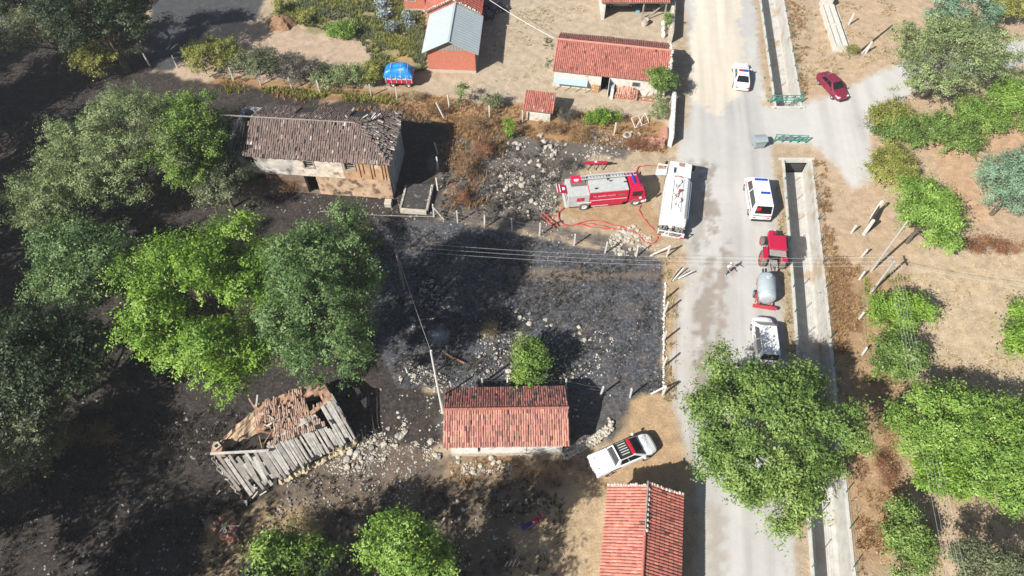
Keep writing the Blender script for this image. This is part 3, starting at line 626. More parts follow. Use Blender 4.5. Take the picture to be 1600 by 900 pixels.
def ruined_shed():
    Rl = px(402, 705, 2.9); Rr_ = px(520, 622, 3.0); Er = px(553, 683, 1.7); El = px(434, 752, 1.7); Br = px(503, 593, 2.3); Bl = px(396, 632, 2.2)
    o0 = px(470, 690); t = thing('collapsed_shed', 'collapsed shed with silvery roof boards and broken red earth and tile', 'shed', (o0.x, o0.y, 0))
    loc = lambda v: v-Vector((o0.x, o0.y, 0)); Rl, Rr_, Er, El, Br, Bl = map(loc, (Rl, Rr_, Er, El, Br, Bl))
    sil = mat('silver_board', (.50, .47, .43), .85, var=.28, scale=3, bump=.5, bscale=40); gr = mat('grey_board', (.34, .31, .28), .85, var=.3, scale=3, bump=.5, bscale=40)
    r = random.Random(4); n = 46
    for k in range(n):
        f = (k+.5)/n; a = Rl.lerp(Rr_, f); e = El.lerp(Er, f); dd = (e-a)
        s0 = r.uniform(-.03, .1); s1 = r.uniform(.88, 1.06)
        if 33 < k < 38: s0 += r.uniform(.25, .5)
        a2 = a+dd*s0+Vector((0, 0, r.uniform(0, .1))); e2 = a+dd*s1+Vector((r.uniform(-.15, .15), 0, r.uniform(-.05, .06)))
        if r.random() < .05: continue
        MB().beam(a2, e2, (Er-El).length/n*r.uniform(.92, 1.2), .035).build('plank', sil if r.random() < .68 else gr, t)
    # left part: bare rafters and loose boards over a black hole
    L0 = loc(px(329, 709, 2.6)); E0 = loc(px(385, 785, .9)); 
    MB().beam(L0, Rl+(Rl-L0)*.25, .16).build('ridge_beam', sil, t)
    for k in range(26):
        f = (k+.3)/26
        if f < .4 and k % 3: continue
        a = L0.lerp(Rl, f); e = E0.lerp(El, f); s1 = r.uniform(.45, 1.0); s0 = r.uniform(0, .35)
        MB().beam(a.lerp(e, s0), a.lerp(e, s1)+Vector((r.uniform(-.3, .3), r.uniform(-.2, .2), r.uniform(-.2, .1))), r.uniform(.16, .27), .04).build('plank', sil if r.random() < .5 else gr, t)
    # left end: mud wall, back slope of earth and tile
    mud = mat('red_mud', (.40, .24, .16), .95, var=.3, scale=2, bump=.7, bscale=8, stain=((.20, .12, .09), 1.2, .58))
    pale = mat('pale_mud', (.42, .31, .21), .95, var=.35, scale=2, bump=.8, bscale=6, stain=((.17, .11, .08), .9, .55))
    for k in range(15):
        f = k/15; p = L0.lerp(E0, f)+Vector((r.uniform(-.15, .1), r.uniform(-.1, .1), -.4)); MB().beam(Vector((p.x+r.uniform(-.2, .2), p.y+r.uniform(-.2, .2), 0)), p+Vector((0, 0, r.uniform(-.6, .3))), r.uniform(.12, .26), .07).build('wall_board', (mud, gr, sil)[k % 3], t)
    b = MB(); N = 16; MM = 8; H = np.random.default_rng(3).random((N+1, MM+1)); vs = []; fs = []; 
    for i in range(N+1):
        for j in range(MM+1):
            p = Rl.lerp(Rr_, i/N).lerp(Bl.lerp(Br, i/N), j/MM); vs.append(p+Vector((0, 0, -.15+(H[i, j]-.5)*.22)))
    for i in range(N):
        for j in range(MM):
            if (i in (11, 12, 13) and 0 < j < 5 and not (i == 13 and j > 3)) or (i < 4 and j < 3): continue
            k = i*(MM+1)+j; fs.append((k, k+1, k+MM+2, k+MM+1))
    b.add(vs, fs); o = b.build('back_slope', mud, t); so = o.modifiers.new('thick', 'SOLIDIFY'); so.thickness = .12; so.offset = -1
    U = Rr_-Rl
    tile_roof('broken_tiles', t, tuple(Bl), tuple(Br), tuple(Rl), .15, .36, (.44, .30, .23), .12, .5, lambda u, v, q: (fbm(u*.9, v*3, 3, 4) > .5) & (q.random(len(u)) > .2) & ~((u > 6.0) & (u < 8.3) & (v > .35)), 71, sag=.05, dark=(.16, .1, .08), darkp=.15)
    for k in range(26):
        p = Bl.lerp(Rl, r.random()).lerp(Br.lerp(Rr_, r.random()), r.random()*.45)+Vector((0, 0, .05)); q = p+Vector((r.uniform(-.7, .7), r.uniform(-1.2, 1.2), r.uniform(-.1, .35)))
        MB().beam(p, q, r.uniform(.05, .14), .05).build('broken_lath', mud if k % 3 else sil, t)
    F0 = loc(px(340, 690, .6)); F1 = loc(px(400, 632, 1.6)); F2 = loc(px(415, 665, .9)); F3 = loc(px(345, 705, .3))
    b = MB(); vs = []; fs = []; NN = 9; HH = np.random.default_rng(8).random((NN+1, NN+1))
    for i in range(NN+1):
        for j in range(NN+1):
            p = F3.lerp(F2, i/NN).lerp(F0.lerp(F1, i/NN), j/NN); ed = min(i, j, NN-i, NN-j)/NN; vs.append(p+Vector(((HH[i, j]-.5)*.35, (HH[j, i]-.5)*.35, (HH[i, j]-.5)*.5-.35*(ed < .06))))
    for i in range(NN):
        for j in range(NN): k = i*(NN+1)+j; fs.append((k, k+1, k+NN+2, k+NN+1))
    b.add(vs, fs); o = b.build('fallen_wall', pale, t); so = o.modifiers.new('thick', 'SOLIDIFY'); so.thickness = .25
    # walls under the roof
    for a, e, w_ in ((El.lerp(Rl, .3), Er.lerp(Rr_, .3), .35), (Er.lerp(Rr_, .3), Br, .35), (Br, Bl, .4)):
        a = Vector((a.x, a.y, 0)); e = Vector((e.x, e.y, 0)); c = Vector((0, 0, .7)); s = (Vector((0, 0, 0)))
        MB().beam(a.lerp(e, .02)+c, a.lerp(e, .98)+c, w_, 1.5).build('wall', M_STONEG, t)
    MB().box(-1.2, 0, 0, .1, 0, .05)
    for k in range(14):
        p = loc(px(335+r.random()*90, 720+r.random()*60, .2)); MB().beam(p, p+Vector((r.uniform(-1, 1), r.uniform(-.8, .8), r.uniform(0, .5))), .09, .05).build('fallen_board', gr if k % 2 else sil, t)
    tyre = MB(); tyre.lathe([(.2, -.1), (.36, -.1), (.36, .1), (.2, .1), (.2, -.1)], (0, 0, 0), 'z', 4)
    q = loc(px(339, 697, 1.2)); o = tyre.build('chimney_ring', M_STONE, t); o.location = q
    MB().box(q.x-.4, q.x+.4, q.y-.4, q.y+.4, 0, 1.1).build('chimney_base', mud, t)
ruined_shed()

def foundation():
    t = thing('stone_platform', 'low sooty stone platform with a pale kerb beside the burnt house', 'platform', px(650, 318), -.1)
    part('fill', t, mat('burnt_fill', (.055, .052, .05), .95, var=.4, scale=3, bump=.8, bscale=8, stain=((.17, .16, .15), 2.2, .58)), (-1.2, 1.2, -1.1, 2.3, -.1, .38)); part('kerb', t, M_STONE, (-1.3, 1.3, -1.4, -1.101, -.1, .45)); part('kerb', t, M_STONEG, (-1.42, -1.201, -1.1, 2.0, -.1, .47)); part('kerb', t, M_STONEG, (1.201, 1.45, -1.1, 2.3, -.1, .47))
    stones_line(t, 'edge_stones', [(-1.3, -1.0, .45), (-1.3, 2.0, .45)], .12, 16, M_STONE, 3)['kind'] = 'stuff'; stones_line(t, 'edge_stones', [(1.3, -1.0, .45), (1.3, 2.2, .45)], .12, 16, M_STONE, 4)['kind'] = 'stuff'
foundation()

def road_walls():
    def wall(label, a, b_, wd, h, m, seed, z0=-.1):
        a = px(*a); b_ = px(*b_); t = thing('boundary_wall', label, 'wall', a, math.atan2(b_.y-a.y, b_.x-a.x)); L = (b_-a).length
        part('wall', t, m, (0, L, -wd/2, wd/2, z0, h), bevel=.05); stones_line(t, 'coping_stones', [(0, 0, h), (L, 0, h)], wd*.33, int(L*3.2), m, seed)['kind'] = 'stuff'; return t
    wall('white plastered boundary wall along the road below the barn', (1046, 229), (1050, 160), .45, 1.55, mat('white_render', (.66, .65, .62), .9, var=.15, scale=2, bump=.3), 1)
    wall('stone boundary wall by the road with plants growing over it', (1046, 68), (1049, 20), .5, 1.7, M_STONE, 2)
    t = thing('rubble_terrace', 'low pink rubble step inside the corner of the white wall', 'terrace', px(1020, 226), -.1)
    part('step', t, mat('pink_rubble', (.45, .23, .17), .95, var=.3, scale=3, bump=.6), (-1.3, 1.2, -.5, .5, -.05, .5), bevel=.06); part('step', t, mat('pink_rubble', (.45, .23, .17)), (.8, 1.5, .51, 2.2, -.05, .7), bevel=.06); stones_line(t, 'loose_bricks', [(-1.2, .3, .55), (1.2, .3, .55)], .2, 10, mat('brickpile', (.42, .2, .14)), 6)['kind'] = 'stuff'
    wl = thing('rubble_wall', 'low dry stone wall of white rubble between the shed and the pickup', 'wall', px(880, 712), 0)
    pts = [px(*p)-px(880, 712) for p in ((880, 712), (905, 700), (930, 688), (950, 672), (957, 664))]
    for s in range(3): stones_line(wl, 'stones', [p+Vector((0, (s-1)*.3, .14+.1*(s == 1))) for p in pts], .17, 52, M_STONE, 20+s)['kind'] = 'stuff'
    kw = thing('field_kerb', 'thin line of white stones along the roadside edge of the burnt field', 'kerb', px(1037, 615), 0)
    stones_line(kw, 'stones', [px(*p)-px(1037, 615) for p in ((1037, 614), (1037, 540), (1038, 470), (1040, 440))], .13, 60, M_CONCP, 30, .08)['kind'] = 'stuff'
    fw = thing('foundation_wall', 'row of yellowish foundation stones along the fallen shed boards', 'wall', px(440, 752), 0)
    stones_line(fw, 'stones', [px(*p)-px(440, 752) for p in ((440, 752), (480, 735), (520, 712), (560, 690))], .3, 34, mat('yellow_stone', (.50, .41, .27), .9, var=.2, bump=.4), 33, .15)['kind'] = 'stuff'
road_walls()

def trough():
    a = px(1312, 80); b_ = px(1290, 14); d = (b_-a); L = d.length; t = thing('water_trough', 'long double concrete watering trough on the dry slope', 'trough', a, math.atan2(d.y, d.x)); m = mat('trough_concrete', (.56, .54, .49), .9, var=.15, scale=2, bump=.2)
    for y in (-.75, -.05, .65): part('side', t, m, (0, L, y, y+.14, -.1, .75), bevel=.02)
    for x in (0, L*.5, L-.15): 
        for y in (-.609, .091): part('end', t, m, (x, x+.15, y, y+.558, -.1, .74))
    for y in (-.609, .091): part('bottom', t, m, (.15, L-.15, y, y+.558, .3, .42))
    part('fountain_block', t, m, (L+.02, L+1.2, -.6, .6, -.1, 1.6), bevel=.04); part('apron', t, M_CONC, (-.6, L, -1.5, -.76, -.1, .06))
    for k, (x, y) in enumerate(((1352, 84), (1325, 40))):
        p = px(x, y); s = thing('concrete_marker', ['leaning pair of concrete posts at the end of the trough path', 'single concrete post beside the watering trough'][k], 'post', p); MB().beam((0, 0, -.1), (.1, .05, 1.7), .16).build('post', M_CONCP, s)
        if k == 0: MB().beam((-.4, .1, -.1), (.05, .05, 1.3), .12).build('stay', M_CONCP, s)
    p = px(1340, 84); lg = thing('fallen_pole', 'dark fallen pole with a bushy end pointing at the large tree', 'pole', p); q = px(1394, 40)-p
    MB().tube([(0, 0, .12), q*.5+Vector((0, 0, .15)), q+Vector((0, 0, .1))], [.12, .1, .06], 8).build('pole', M_DARKWOOD, lg)
trough()

# ------------------------------------------------------------------ vehicles
M_GLASS = mat('car_glass', (.012, .014, .016), .08, spec=.9, var=.0)
M_TYRE = mat('tyre_rubber', (.035, .034, .033), .9, var=.3)
M_DUSTTYRE = mat('dusty_tyre', (.16, .145, .125), .95, var=.3)
M_RIM = mat('rim_metal', (.42, .42, .42), .4, .6)
M_BLACK = mat('black_plastic', (.02, .02, .02), .6)
M_CARWHITE = mat('white_paint', (.80, .81, .81), .35, spec=.5, var=.06, scale=2.5, coat=.3, stain=((.70, .67, .62), 1.2, .68))
M_REDLAMP = mat('red_lamp', (.5, .015, .03), .25); M_LAMP = mat('lamp_glass', (.75, .75, .72), .2); M_BLUELAMP = mat('blue_lamp', (.02, .06, .40), .25)
M_STEEL = mat('steel', (.35, .35, .36), .35, .9)
WHEELS = {}
def wheel(parent, x, y, r, w_, tm=M_TYRE, rim=None):
    key = (round(r, 3), round(w_, 3), tm.name); rim = rim or M_RIM
    if key not in WHEELS:
        b = MB(); b.lathe([(r*.60, -w_/2), (r*.92, -w_/2), (r, -w_*.3), (r, w_*.3), (r*.92, w_/2), (r*.60, w_/2)], (0, 0, 0), 'y', 22)
        o = b.build('wheel', tm, None, smooth=False); COL.objects.unlink(o)
        b2 = MB(); b2.lathe([(r*.60, -w_*.42), (r*.5, -w_*.22), (r*.15, -w_*.32), (0.001, -w_*.32)], (0, 0, 0), 'y', 18); b2.lathe([(r*.60, w_*.42), (r*.5, w_*.22), (r*.15, w_*.32), (0.001, w_*.32)], (0, 0, 0), 'y', 18)
        o2 = b2.build('rim', rim, None); COL.objects.unlink(o2); WHEELS[key] = (o.data, o2.data)
    a, c = WHEELS[key]; o = mobj('wheel', a, None, parent); o.location = (x, y, r); mobj('rim', c, None, o); return o
def ring(x, hw, zb, zt, rr=.12, crown=.03):
    """closed cross-section of a car body at station x"""
    r2 = min(rr, (zt-zb)*.45)
    pts = [(-hw+.08, zb), (hw-.08, zb), (hw, zb+.1), (hw*1.0, zb+(zt-zb)*.5), (hw-.02, zt-r2), (hw-r2*.9, zt-r2*.15), (hw*.5, zt+crown), (-hw*.5, zt+crown), (-hw+r2*.9, zt-r2*.15), (-hw+.02, zt-r2), (-hw, zb+(zt-zb)*.5), (-hw, zb+.1)]
    return [(x, a, b) for a, b in pts]
def panel(b, q, inset=(.1, .1, .1, .1), off=.012):
    """glass on a quad a b c d (counter-clockwise from outside), insets l r b t"""
    a, b2, c, d = map(Vector, q); n = (b2-a).cross(d-a).normalized(); l, r, bo, to = inset
    P = lambda u, v: (a*(1-u)+b2*u)*(1-v)+(d*(1-u)+c*u)*v
    f = [P(l, bo), P(1-r, bo), P(1-r, 1-to), P(l, 1-to)]; b.hexa([p-n*.02 for p in f], [p+n*off for p in f])
def car(name, label, cat, loc, rz, paint, L=4.45, W=1.76, H=1.45, stations=None, cab=None, zb=.22, wr=.31, group=None, wheels_x=None, side_split=.52):
    t = thing(name, label, cat, (*loc, .0), rz, group); h = W/2
    stations = stations or [(-L/2, h*.72, .45, .82), (-L/2+.12, h*.9, .3, .93), (-L/2+.5, h*.97, zb, .97), (-.9, h, zb, .96), (.6, h, zb, .95), (1.0, h, zb, .93), (L/2-.6, h*.95, zb, .80), (L/2-.2, h*.84, .26, .70), (L/2, h*.62, .4, .58)]
    b = MB(); b.loft([ring(*s) for s in stations]); b.build('body', paint, t, smooth=False, bevel=.03)
    (xr0, xf0, wb, zb0), (xr1, xf1, wt, zt) = cab or ((-1.75, 1.05, h*.93, .93), (-1.0, .25, h*.70, H))
    lo = [(xr0, -wb, zb0), (xf0, -wb, zb0), (xf0, wb, zb0), (xr0, wb, zb0)]; hi = [(xr1, -wt, zt), (xf1, -wt, zt), (xf1, wt, zt), (xr1, wt, zt)]
    b = MB(); b.hexa(lo, hi); b.build('cabin', paint, t, bevel=.07, seg=3)
    b = MB(); panel(b, (lo[1], lo[2], hi[2], hi[1]), (.06, .06, .08, .07), .016); b.build('windscreen', M_GLASS, t)
    b = MB(); panel(b, (lo[3], lo[0], hi[0], hi[3]), (.07, .07, .12, .08), .016); b.build('rear_window', M_GLASS, t)
    for s in (0, 1):
        q = (lo[0], lo[1], hi[1], hi[0]) if s == 0 else (lo[2], lo[3], hi[3], hi[2]); sp = side_split if s == 0 else 1-side_split
        b = MB(); panel(b, q, (.12, 1-sp+.015, .14, .1)); b.build('side_window', M_GLASS, t)
        b = MB(); panel(b, q, (sp+.015, .12, .14, .1)); b.build('side_window', M_GLASS, t)
        y = -1 if s == 0 else 1; MB().box(xf0-.35, xf0-.18, min(y*h, y*(h+.2)), max(y*h, y*(h+.2)), zb0, zb0+.14).build('mirror', paint, t, bevel=.03)
        MB().box(L/2-.42, L/2-.12, y*h*.62-.16, y*h*.62+.16, .58, .72).build('headlight', M_LAMP, t, bevel=.03)
        MB().box(-L/2-.01, -L/2+.15, y*h*.68-.15, y*h*.68+.15, .68, .84).build('tail_light', M_REDLAMP, t, bevel=.02)
    wx = wheels_x or (-L*.30, L*.30)
    for x in wx:
        for y in (-1, 1): wheel(t, x, y*(h-.1), wr, .22)
    part('bumper', t, M_BLACK, (L/2-.12, L/2+.03, -h*.6, h*.6, .28, .42)); part('number_plate', t, M_LAMP, (-L/2-.03, -L/2+.02, -.26, .26, .52, .63)); 
    return t
def mid(a, b): return ((a[0]+b[0])/2, (a[1]+b[1])/2)
def heading(a, b): return math.atan2(b[1]-a[1], b[0]-a[0])
def lettering(txt, size, parent, loc, rot, m, name='lettering'):
    cu = bpy.data.curves.new('t', 'FONT'); cu.body = txt; cu.size = size; cu.extrude = .004; cu.align_x = 'CENTER'; cu.align_y = 'CENTER'; cu.resolution_u = 3
    o = bpy.data.objects.new('t', cu); COL.objects.link(o); dg = bpy.context.evaluated_depsgraph_get(); me = bpy.data.meshes.new_from_object(o.evaluated_get(dg)); bpy.data.objects.remove(o)
    me.materials.clear(); q = mobj(name, me, m, parent); q.location = loc; q.rotation_euler = rot; return q

# police saloon
a, b_ = px2(1158, 140, .3), px2(1159, 97, .9)
pc = car('police_car', 'white police saloon with a red and blue roof light bar on the dusty road', 'car', mid(a, b_), heading(a, b_), M_CARWHITE, L=4.7, W=1.82)
part('light_bar_base', pc, M_BLACK, (-.38, -.12, -.5, .5, 1.46, 1.5)); part('light_bar', pc, M_REDLAMP, (-.38, -.12, .02, .5, 1.501, 1.6), bevel=.02); part('light_bar', pc, M_BLUELAMP, (-.38, -.12, -.5, -.02, 1.501, 1.6), bevel=.02); part('side_stripe', pc, mat('navy', (.02, .04, .2)), (-1.6, 1.2, -.916, -.908, .5, .64)); part('side_stripe', pc, mat('navy', (.02, .04, .2)), (-1.6, 1.2, .908, .916, .5, .64))
# maroon saloon
a, b_ = px2(1287, 117, .7), px2(1316, 152, .5)
car('maroon_saloon', 'maroon saloon car parked at the mouth of the side road', 'car', mid(a, b_), heading(a, b_), mat('maroon_paint', (.20, .018, .045), .28, var=.05, coat=.5))
# silver estate in the garage
g = px2(967, 14); 
car('silver_car', 'silver estate car parked under the garage roof', 'car', (g[0]+.2, g[1]+1.0), 0.0, mat('silver_paint', (.42, .42, .41), .35, .5, var=.05), L=4.3, cab=((-2.0, 1.05, .82, .93), (-1.7, .2, .62, 1.45)))
# ambulance
def ambulance():
    rear = px2(1189, 346, .3); c = (24.35, rear[1]+2.75)
    t = car('ambulance', 'white ambulance van with two blue roof beacons and red trim', 'van', c, R(86), M_CARWHITE, L=5.4, W=1.98, H=2.3, zb=.28, wr=.34, wheels_x=(-1.65, 1.65), side_split=.6,
        stations=[(-2.7, .94, .42, 1.15), (-2.6, .98, .32, 1.2), (-1.0, .99, .28, 1.22), (1.2, .99, .28, 1.2), (1.9, .97, .28, 1.12), (2.4, .9, .32, .98), (2.65, .78, .38, .85), (2.72, .6, .45, .75)],
        cab=((-2.66, 2.15, .95, 1.15), (-2.45, 1.25, .82, 2.28)))
    for x in (.75, -1.0): part('beacon', t, M_BLUELAMP, (x, x+.26, -.62, .62 if x > 0 else .25, 2.29, 2.41), bevel=.04)
    part('rear_stripe', t, M_REDLAMP, (-2.73, -2.69, -.9, .9, 1.02, 1.12)); part('rear_bumper', t, M_BLACK, (-2.82, -2.68, -.9, .9, .36, .56), bevel=.03)
    for y in (-.985, .985): part('side_stripe', t, M_REDLAMP, (-2.4, 1.9, min(y, y*1.012), max(y, y*1.012), .92, 1.08))
    part('roof_hatch', t, M_BLACK, (.1, .14, -.1, .02, 2.29, 2.32)); part('red_rear_light', t, M_REDLAMP, (-2.61, -2.57, .3, .75, 1.7, 2.05))
    part('roof_vent', t, mat('grey_vent', (.45, .45, .45)), (-1.6, -1.45, .45, .55, 2.29, 2.33))
ambulance()
# van half under the tree
c = px2(1195, 512, 1.5)
car('white_van', 'plain white van half hidden under the roadside tree', 'van', (c[0]+.1, c[1]-.7), R(84), M_CARWHITE, L=4.6, W=1.85, H=1.9, wr=.32, cab=((-2.25, 1.6, .88, 1.0), (-2.1, .7, .74, 1.9)), stations=[(-2.3, .86, .4, 1.0), (-2.2, .92, .3, 1.05), (.8, .92, .25, 1.05), (1.6, .9, .25, .98), (2.1, .82, .3, .82), (2.3, .66, .4, .7)])
# pickup
def pickup():
    a, b_ = px2(923, 731, .75), px2(1022, 690, .6)
    t = car('pickup_truck', 'white double cab pickup with a black roof rack and red light bar', 'pickup', mid(a, b_), heading(a, b_), M_CARWHITE, L=5.35, W=1.86, H=1.82, zb=.4, wr=.38, wheels_x=(-1.6, 1.65),
        stations=[(-2.67, .88, .55, 1.05), (-2.55, .92, .48, 1.12), (-.9, .93, .42, 1.12), (.3, .93, .42, 1.12), (1.15, .92, .42, 1.10), (2.1, .88, .45, 1.0), (2.5, .78, .5, .88), (2.68, .58, .6, .75)],
        cab=((-1.05, 1.55, .86, 1.1), (-.75, .55, .68, 1.82)), side_split=.45)
    part('bed_cover', t, M_CARWHITE, (-2.6, -1.08, -.84, .84, 1.13, 1.22), bevel=.05)
    for q in ((-2.35, -.45), (-2.35, .45)): part('cover_lock', t, M_BLACK, (q[0], q[0]+.08, q[1]-.04, q[1]+.04, 1.221, 1.24))
    rk = part('roof_rack', t, M_BLACK, (-.72, .3, -.68, -.62, 1.9, 1.96), (-.72, .3, .62, .68, 1.9, 1.96), (-.72, -.66, -.619, .619, 1.9, 1.96), (.24, .3, -.619, .619, 1.9, 1.96), (-.659, .239, -.6, .6, 1.87, 1.885))
    for k in range(5): part('rack_bar', rk, mat('pale_rail', (.6, .6, .58), .5), (-.45, .2, -.42+k*.2, -.36+k*.2, 1.92, 1.95))
    part('light_bar', t, M_REDLAMP, (.34, .6, -.62, .62, 1.84, 1.97), bevel=.03); part('side_emblem', t, M_REDLAMP, (-1.6, -.7, -.945, -.935, .75, 1.0))
    part('tailgate_step', t, M_BLACK, (-2.8, -2.66, -.85, .85, .5, .62), bevel=.02)
    lettering('ORMAN', .34, t, (1.95, 0, 1.085), (0, R(3.5), -math.pi/2), mat('grey_letter', (.42, .43, .43)))
pickup()

def fire_engine():
    A = px(885, 331); B = px(1006.5, 320); d = B-A; L = 7.8; ang = math.atan2(d.y, d.x); W = 2.35; nrm = Vector((-math.sin(ang), math.cos(ang), 0))
    o = (A+B)/2+nrm*W/2; t = thing('fire_engine', 'red fire engine with a silver roof and ladder beside the burnt field', 'fire engine', (o.x, o.y, 0), ang)
    red = mat('fire_red', (.52, .008, .055), .35, var=.06, scale=2, coat=.3); sil = mat('dusty_silver', (.50, .51, .50), .6, .1, var=.12, scale=3); h = W/2; wh = mat('white_trim', (.75, .74, .72)); cream = mat('bumper_white', (.72, .70, .66))
    part('chassis', t, M_BLACK, (-3.8, 3.6, -.5, .5, .5, .8))
    part('body', t, red, (-1.75, 2.1, -h, h, .72, 2.35), bevel=.03); part('body', t, sil, (-3.85, -1.751, -h, h, .62, 2.2), bevel=.04)
    part('roof_deck', t, sil, (-1.72, 2.07, -h+.05, h-.05, 2.351, 2.42)); part('rear_well', t, mat('well_dark', (.16, .14, .12), .9), (-3.4, -1.85, .05, h-.15, 2.201, 2.23))
    for y in (-h+.03, h-.03): part('roof_rail', t, sil, (-1.7, 2.05, y-.04, y+.04, 2.421, 2.52))
    # cab
    b = MB(); b.loft([[(x, y*hw, z) for y, z in ((-1, .55), (1, .55), (1, 1.4), (.97, 2.0), (.86, zt-.03), (.5, zt), (-.5, zt), (-.86, zt-.03), (-.97, 2.0), (-1, 1.4))] for x, hw, zt in ((2.25, h, 2.62), (3.2, h, 2.62), (3.45, h, 2.52))]+[[(x2, y*hw, z) for y, z, x2 in ((-1, .55, 3.9), (1, .55, 3.9), (1, 1.4, 3.9), (.97, 2.0, 3.72), (.86, 2.4, 3.55), (.5, 2.45, 3.57), (-.5, 2.45, 3.57), (-.86, 2.4, 3.55), (-.97, 2.0, 3.72), (-1, 1.4, 3.9))] for hw in (h*.97,)]); b.build('cab', red, t, bevel=.04)
    b = MB(); b.hexa([(3.9, -1.0, 1.42), (3.93, -1.0, 1.42), (3.93, 1.0, 1.42), (3.9, 1.0, 1.42)], [(3.58, -.9, 2.34), (3.62, -.9, 2.34), (3.62, .9, 2.34), (3.58, .9, 2.34)]); b.build('windscreen', M_GLASS, t)
    for s in (-1, 1): 
        b = MB(); b.box(2.5, 3.45, s*h*1.0-.03, s*h*1.0+.015, 1.45, 2.05); b.build('side_window', M_GLASS, t); part('mirror', t, M_BLACK, (3.75, 3.85, s*(h+.12)-.1, s*(h+.12)+.1, 1.5, 2.1)); part('cab_step', t, cream, (3.5, 3.87, min(s*h*1.01, s*h*.9), max(s*h*1.01, s*h*.9), .42, .72)); part('headlight', t, M_LAMP, (3.86, 3.95, s*.8-.18, s*.8+.18, .72, .92), bevel=.03)
        part('wheel_arch', t, cream, (-2.95, -1.55, min(s*h*1.02, s*h*.9), max(s*h*1.02, s*h*.9), 1.02, 1.14)); part('side_skirt', t, red, (-1.5, 1.6, min(s*h*.99, s*h*.8), max(s*h*.99, s*h*.8), .45, .719)); part('white_line', t, wh, (-1.7, 2.0, s*(h+.004)-.006, s*(h+.004)+.006, 1.28, 1.34)); part('kick_strip', t, wh, (-1.5, .2, s*(h+.004)-.006, s*(h+.004)+.006, .47, .54))
        part('locker_panel', t, red, (-3.0, -2.25, s*(h+.004)-.008, s*(h+.004)+.008, 1.35, 1.85)); e = MB(); e.lathe([(.16, -.006), (.16, .006), (.001, .006)], (-2.62, s*(h+.016), 1.6), 'y', 16); e.build('emblem', wh, t); e = MB(); e.lathe([(.15, -.006), (.15, .006), (.001, .006)], (3.35, s*(h*1.0+.02), 1.15), 'y', 16); e.build('emblem', wh, t)
        for x in (-2.25, 2.95): wheel(t, x, s*(h-.13), .52, .32, mat('grey_tyre', (.14, .135, .13), .9, var=.3), mat('pale_rim', (.6, .6, .58), .5))
    part('bumper', t, cream, (3.88, 4.05, -1.15, 1.15, .42, .72), bevel=.04); part('cab_visor', t, mat('purple_glass', (.10, .03, .08), .2), (3.15, 3.35, -.7, .7, 2.625, 2.66)); part('beacon', t, M_BLUELAMP, (2.6, 2.8, -.6, .6, 2.63, 2.76), bevel=.03)
    for y in (-.3, .35): part('roof_hatch', t, M_BLACK, (3.42, 3.5, y-.1, y+.1, 2.56, 2.6))
    lettering('T.C.  BELEDİYE  İTFAİYE', .2, t, (-.3, -h-.012, 1.85), (math.pi/2, 0, 0), wh); lettering('T.C.  BELEDİYE  İTFAİYE', .2, t, (-.3, h+.012, 1.85), (math.pi/2, 0, math.pi), wh)
    b = MB(); b.box(1.1, 1.75, -h-.012, -h-.002, 1.72, 1.95); b.build('emblem_badge', mat('olive_badge', (.25, .14, .05)), t)
    # ladder lying along the far side of the roof
    l = part('ladder', t, sil, (-2.4, 3.1, .38, .46, 2.68, 2.76), (-2.4, 3.1, .82, .90, 2.68, 2.76))
    for k in range(17): part('rung', l, sil, (-2.3+k*.32, -2.26+k*.32, .461, .819, 2.70, 2.74))
    for x in (-2.0, .2, 2.0): part('ladder_support', l, M_BLACK, (x, x+.06, .3, .95, 2.42, 2.679))
    for k, (x, y) in enumerate(((-1.2, -.75), (1.75, -.2), (.35, .1))): part('roof_fitting', t, M_BLACK if k < 1 else M_STEEL, (x, x+.25, y, y+.12, 2.43, 2.56), bevel=.02)
    # raised rear locker doors
    b = MB(); b.quad((-3.9, -.75, 2.22), (-3.9, .35, 2.22), (-4.85, .35, 2.5), (-4.85, -.75, 2.5), .06); dr = b.build('rear_door', red, t); part('door_strip', dr, wh, (-4.62, -4.55, -.72, .32, 2.44, 2.48)); part('door_strip', dr, wh, (-4.9, -4.84, -.75, .35, 2.48, 2.52)); e = MB(); e.lathe([(.2, 0), (.2, .012), (.001, .012)], (-4.25, -.2, 2.335), 'z', 16); e.build('door_emblem', wh, dr)
    b = MB(); b.quad((-3.3, .5, 2.26), (-2.3, .5, 2.26), (-2.3, 1.15, 2.6), (-3.3, 1.15, 2.6), .06); dr = b.build('roof_locker', red, t); e = MB(); e.lathe([(.25, 0), (.25, .02), (.001, .02)], (-2.8, .75, 2.41), 'z', 16); e.build('locker_emblem', wh, dr)
    for k in range(4): MB().tube([(-3.86, -.9+k*.5, .7), (-4.0, -.9+k*.5, 1.2), (-3.86, -.9+k*.5, 1.9)], .03, 6).build('grab_rail', M_STEEL, t)
    part('rear_step', t, sil, (-4.1, -3.86, -1.1, 1.1, .5, .6))
fire_engine()

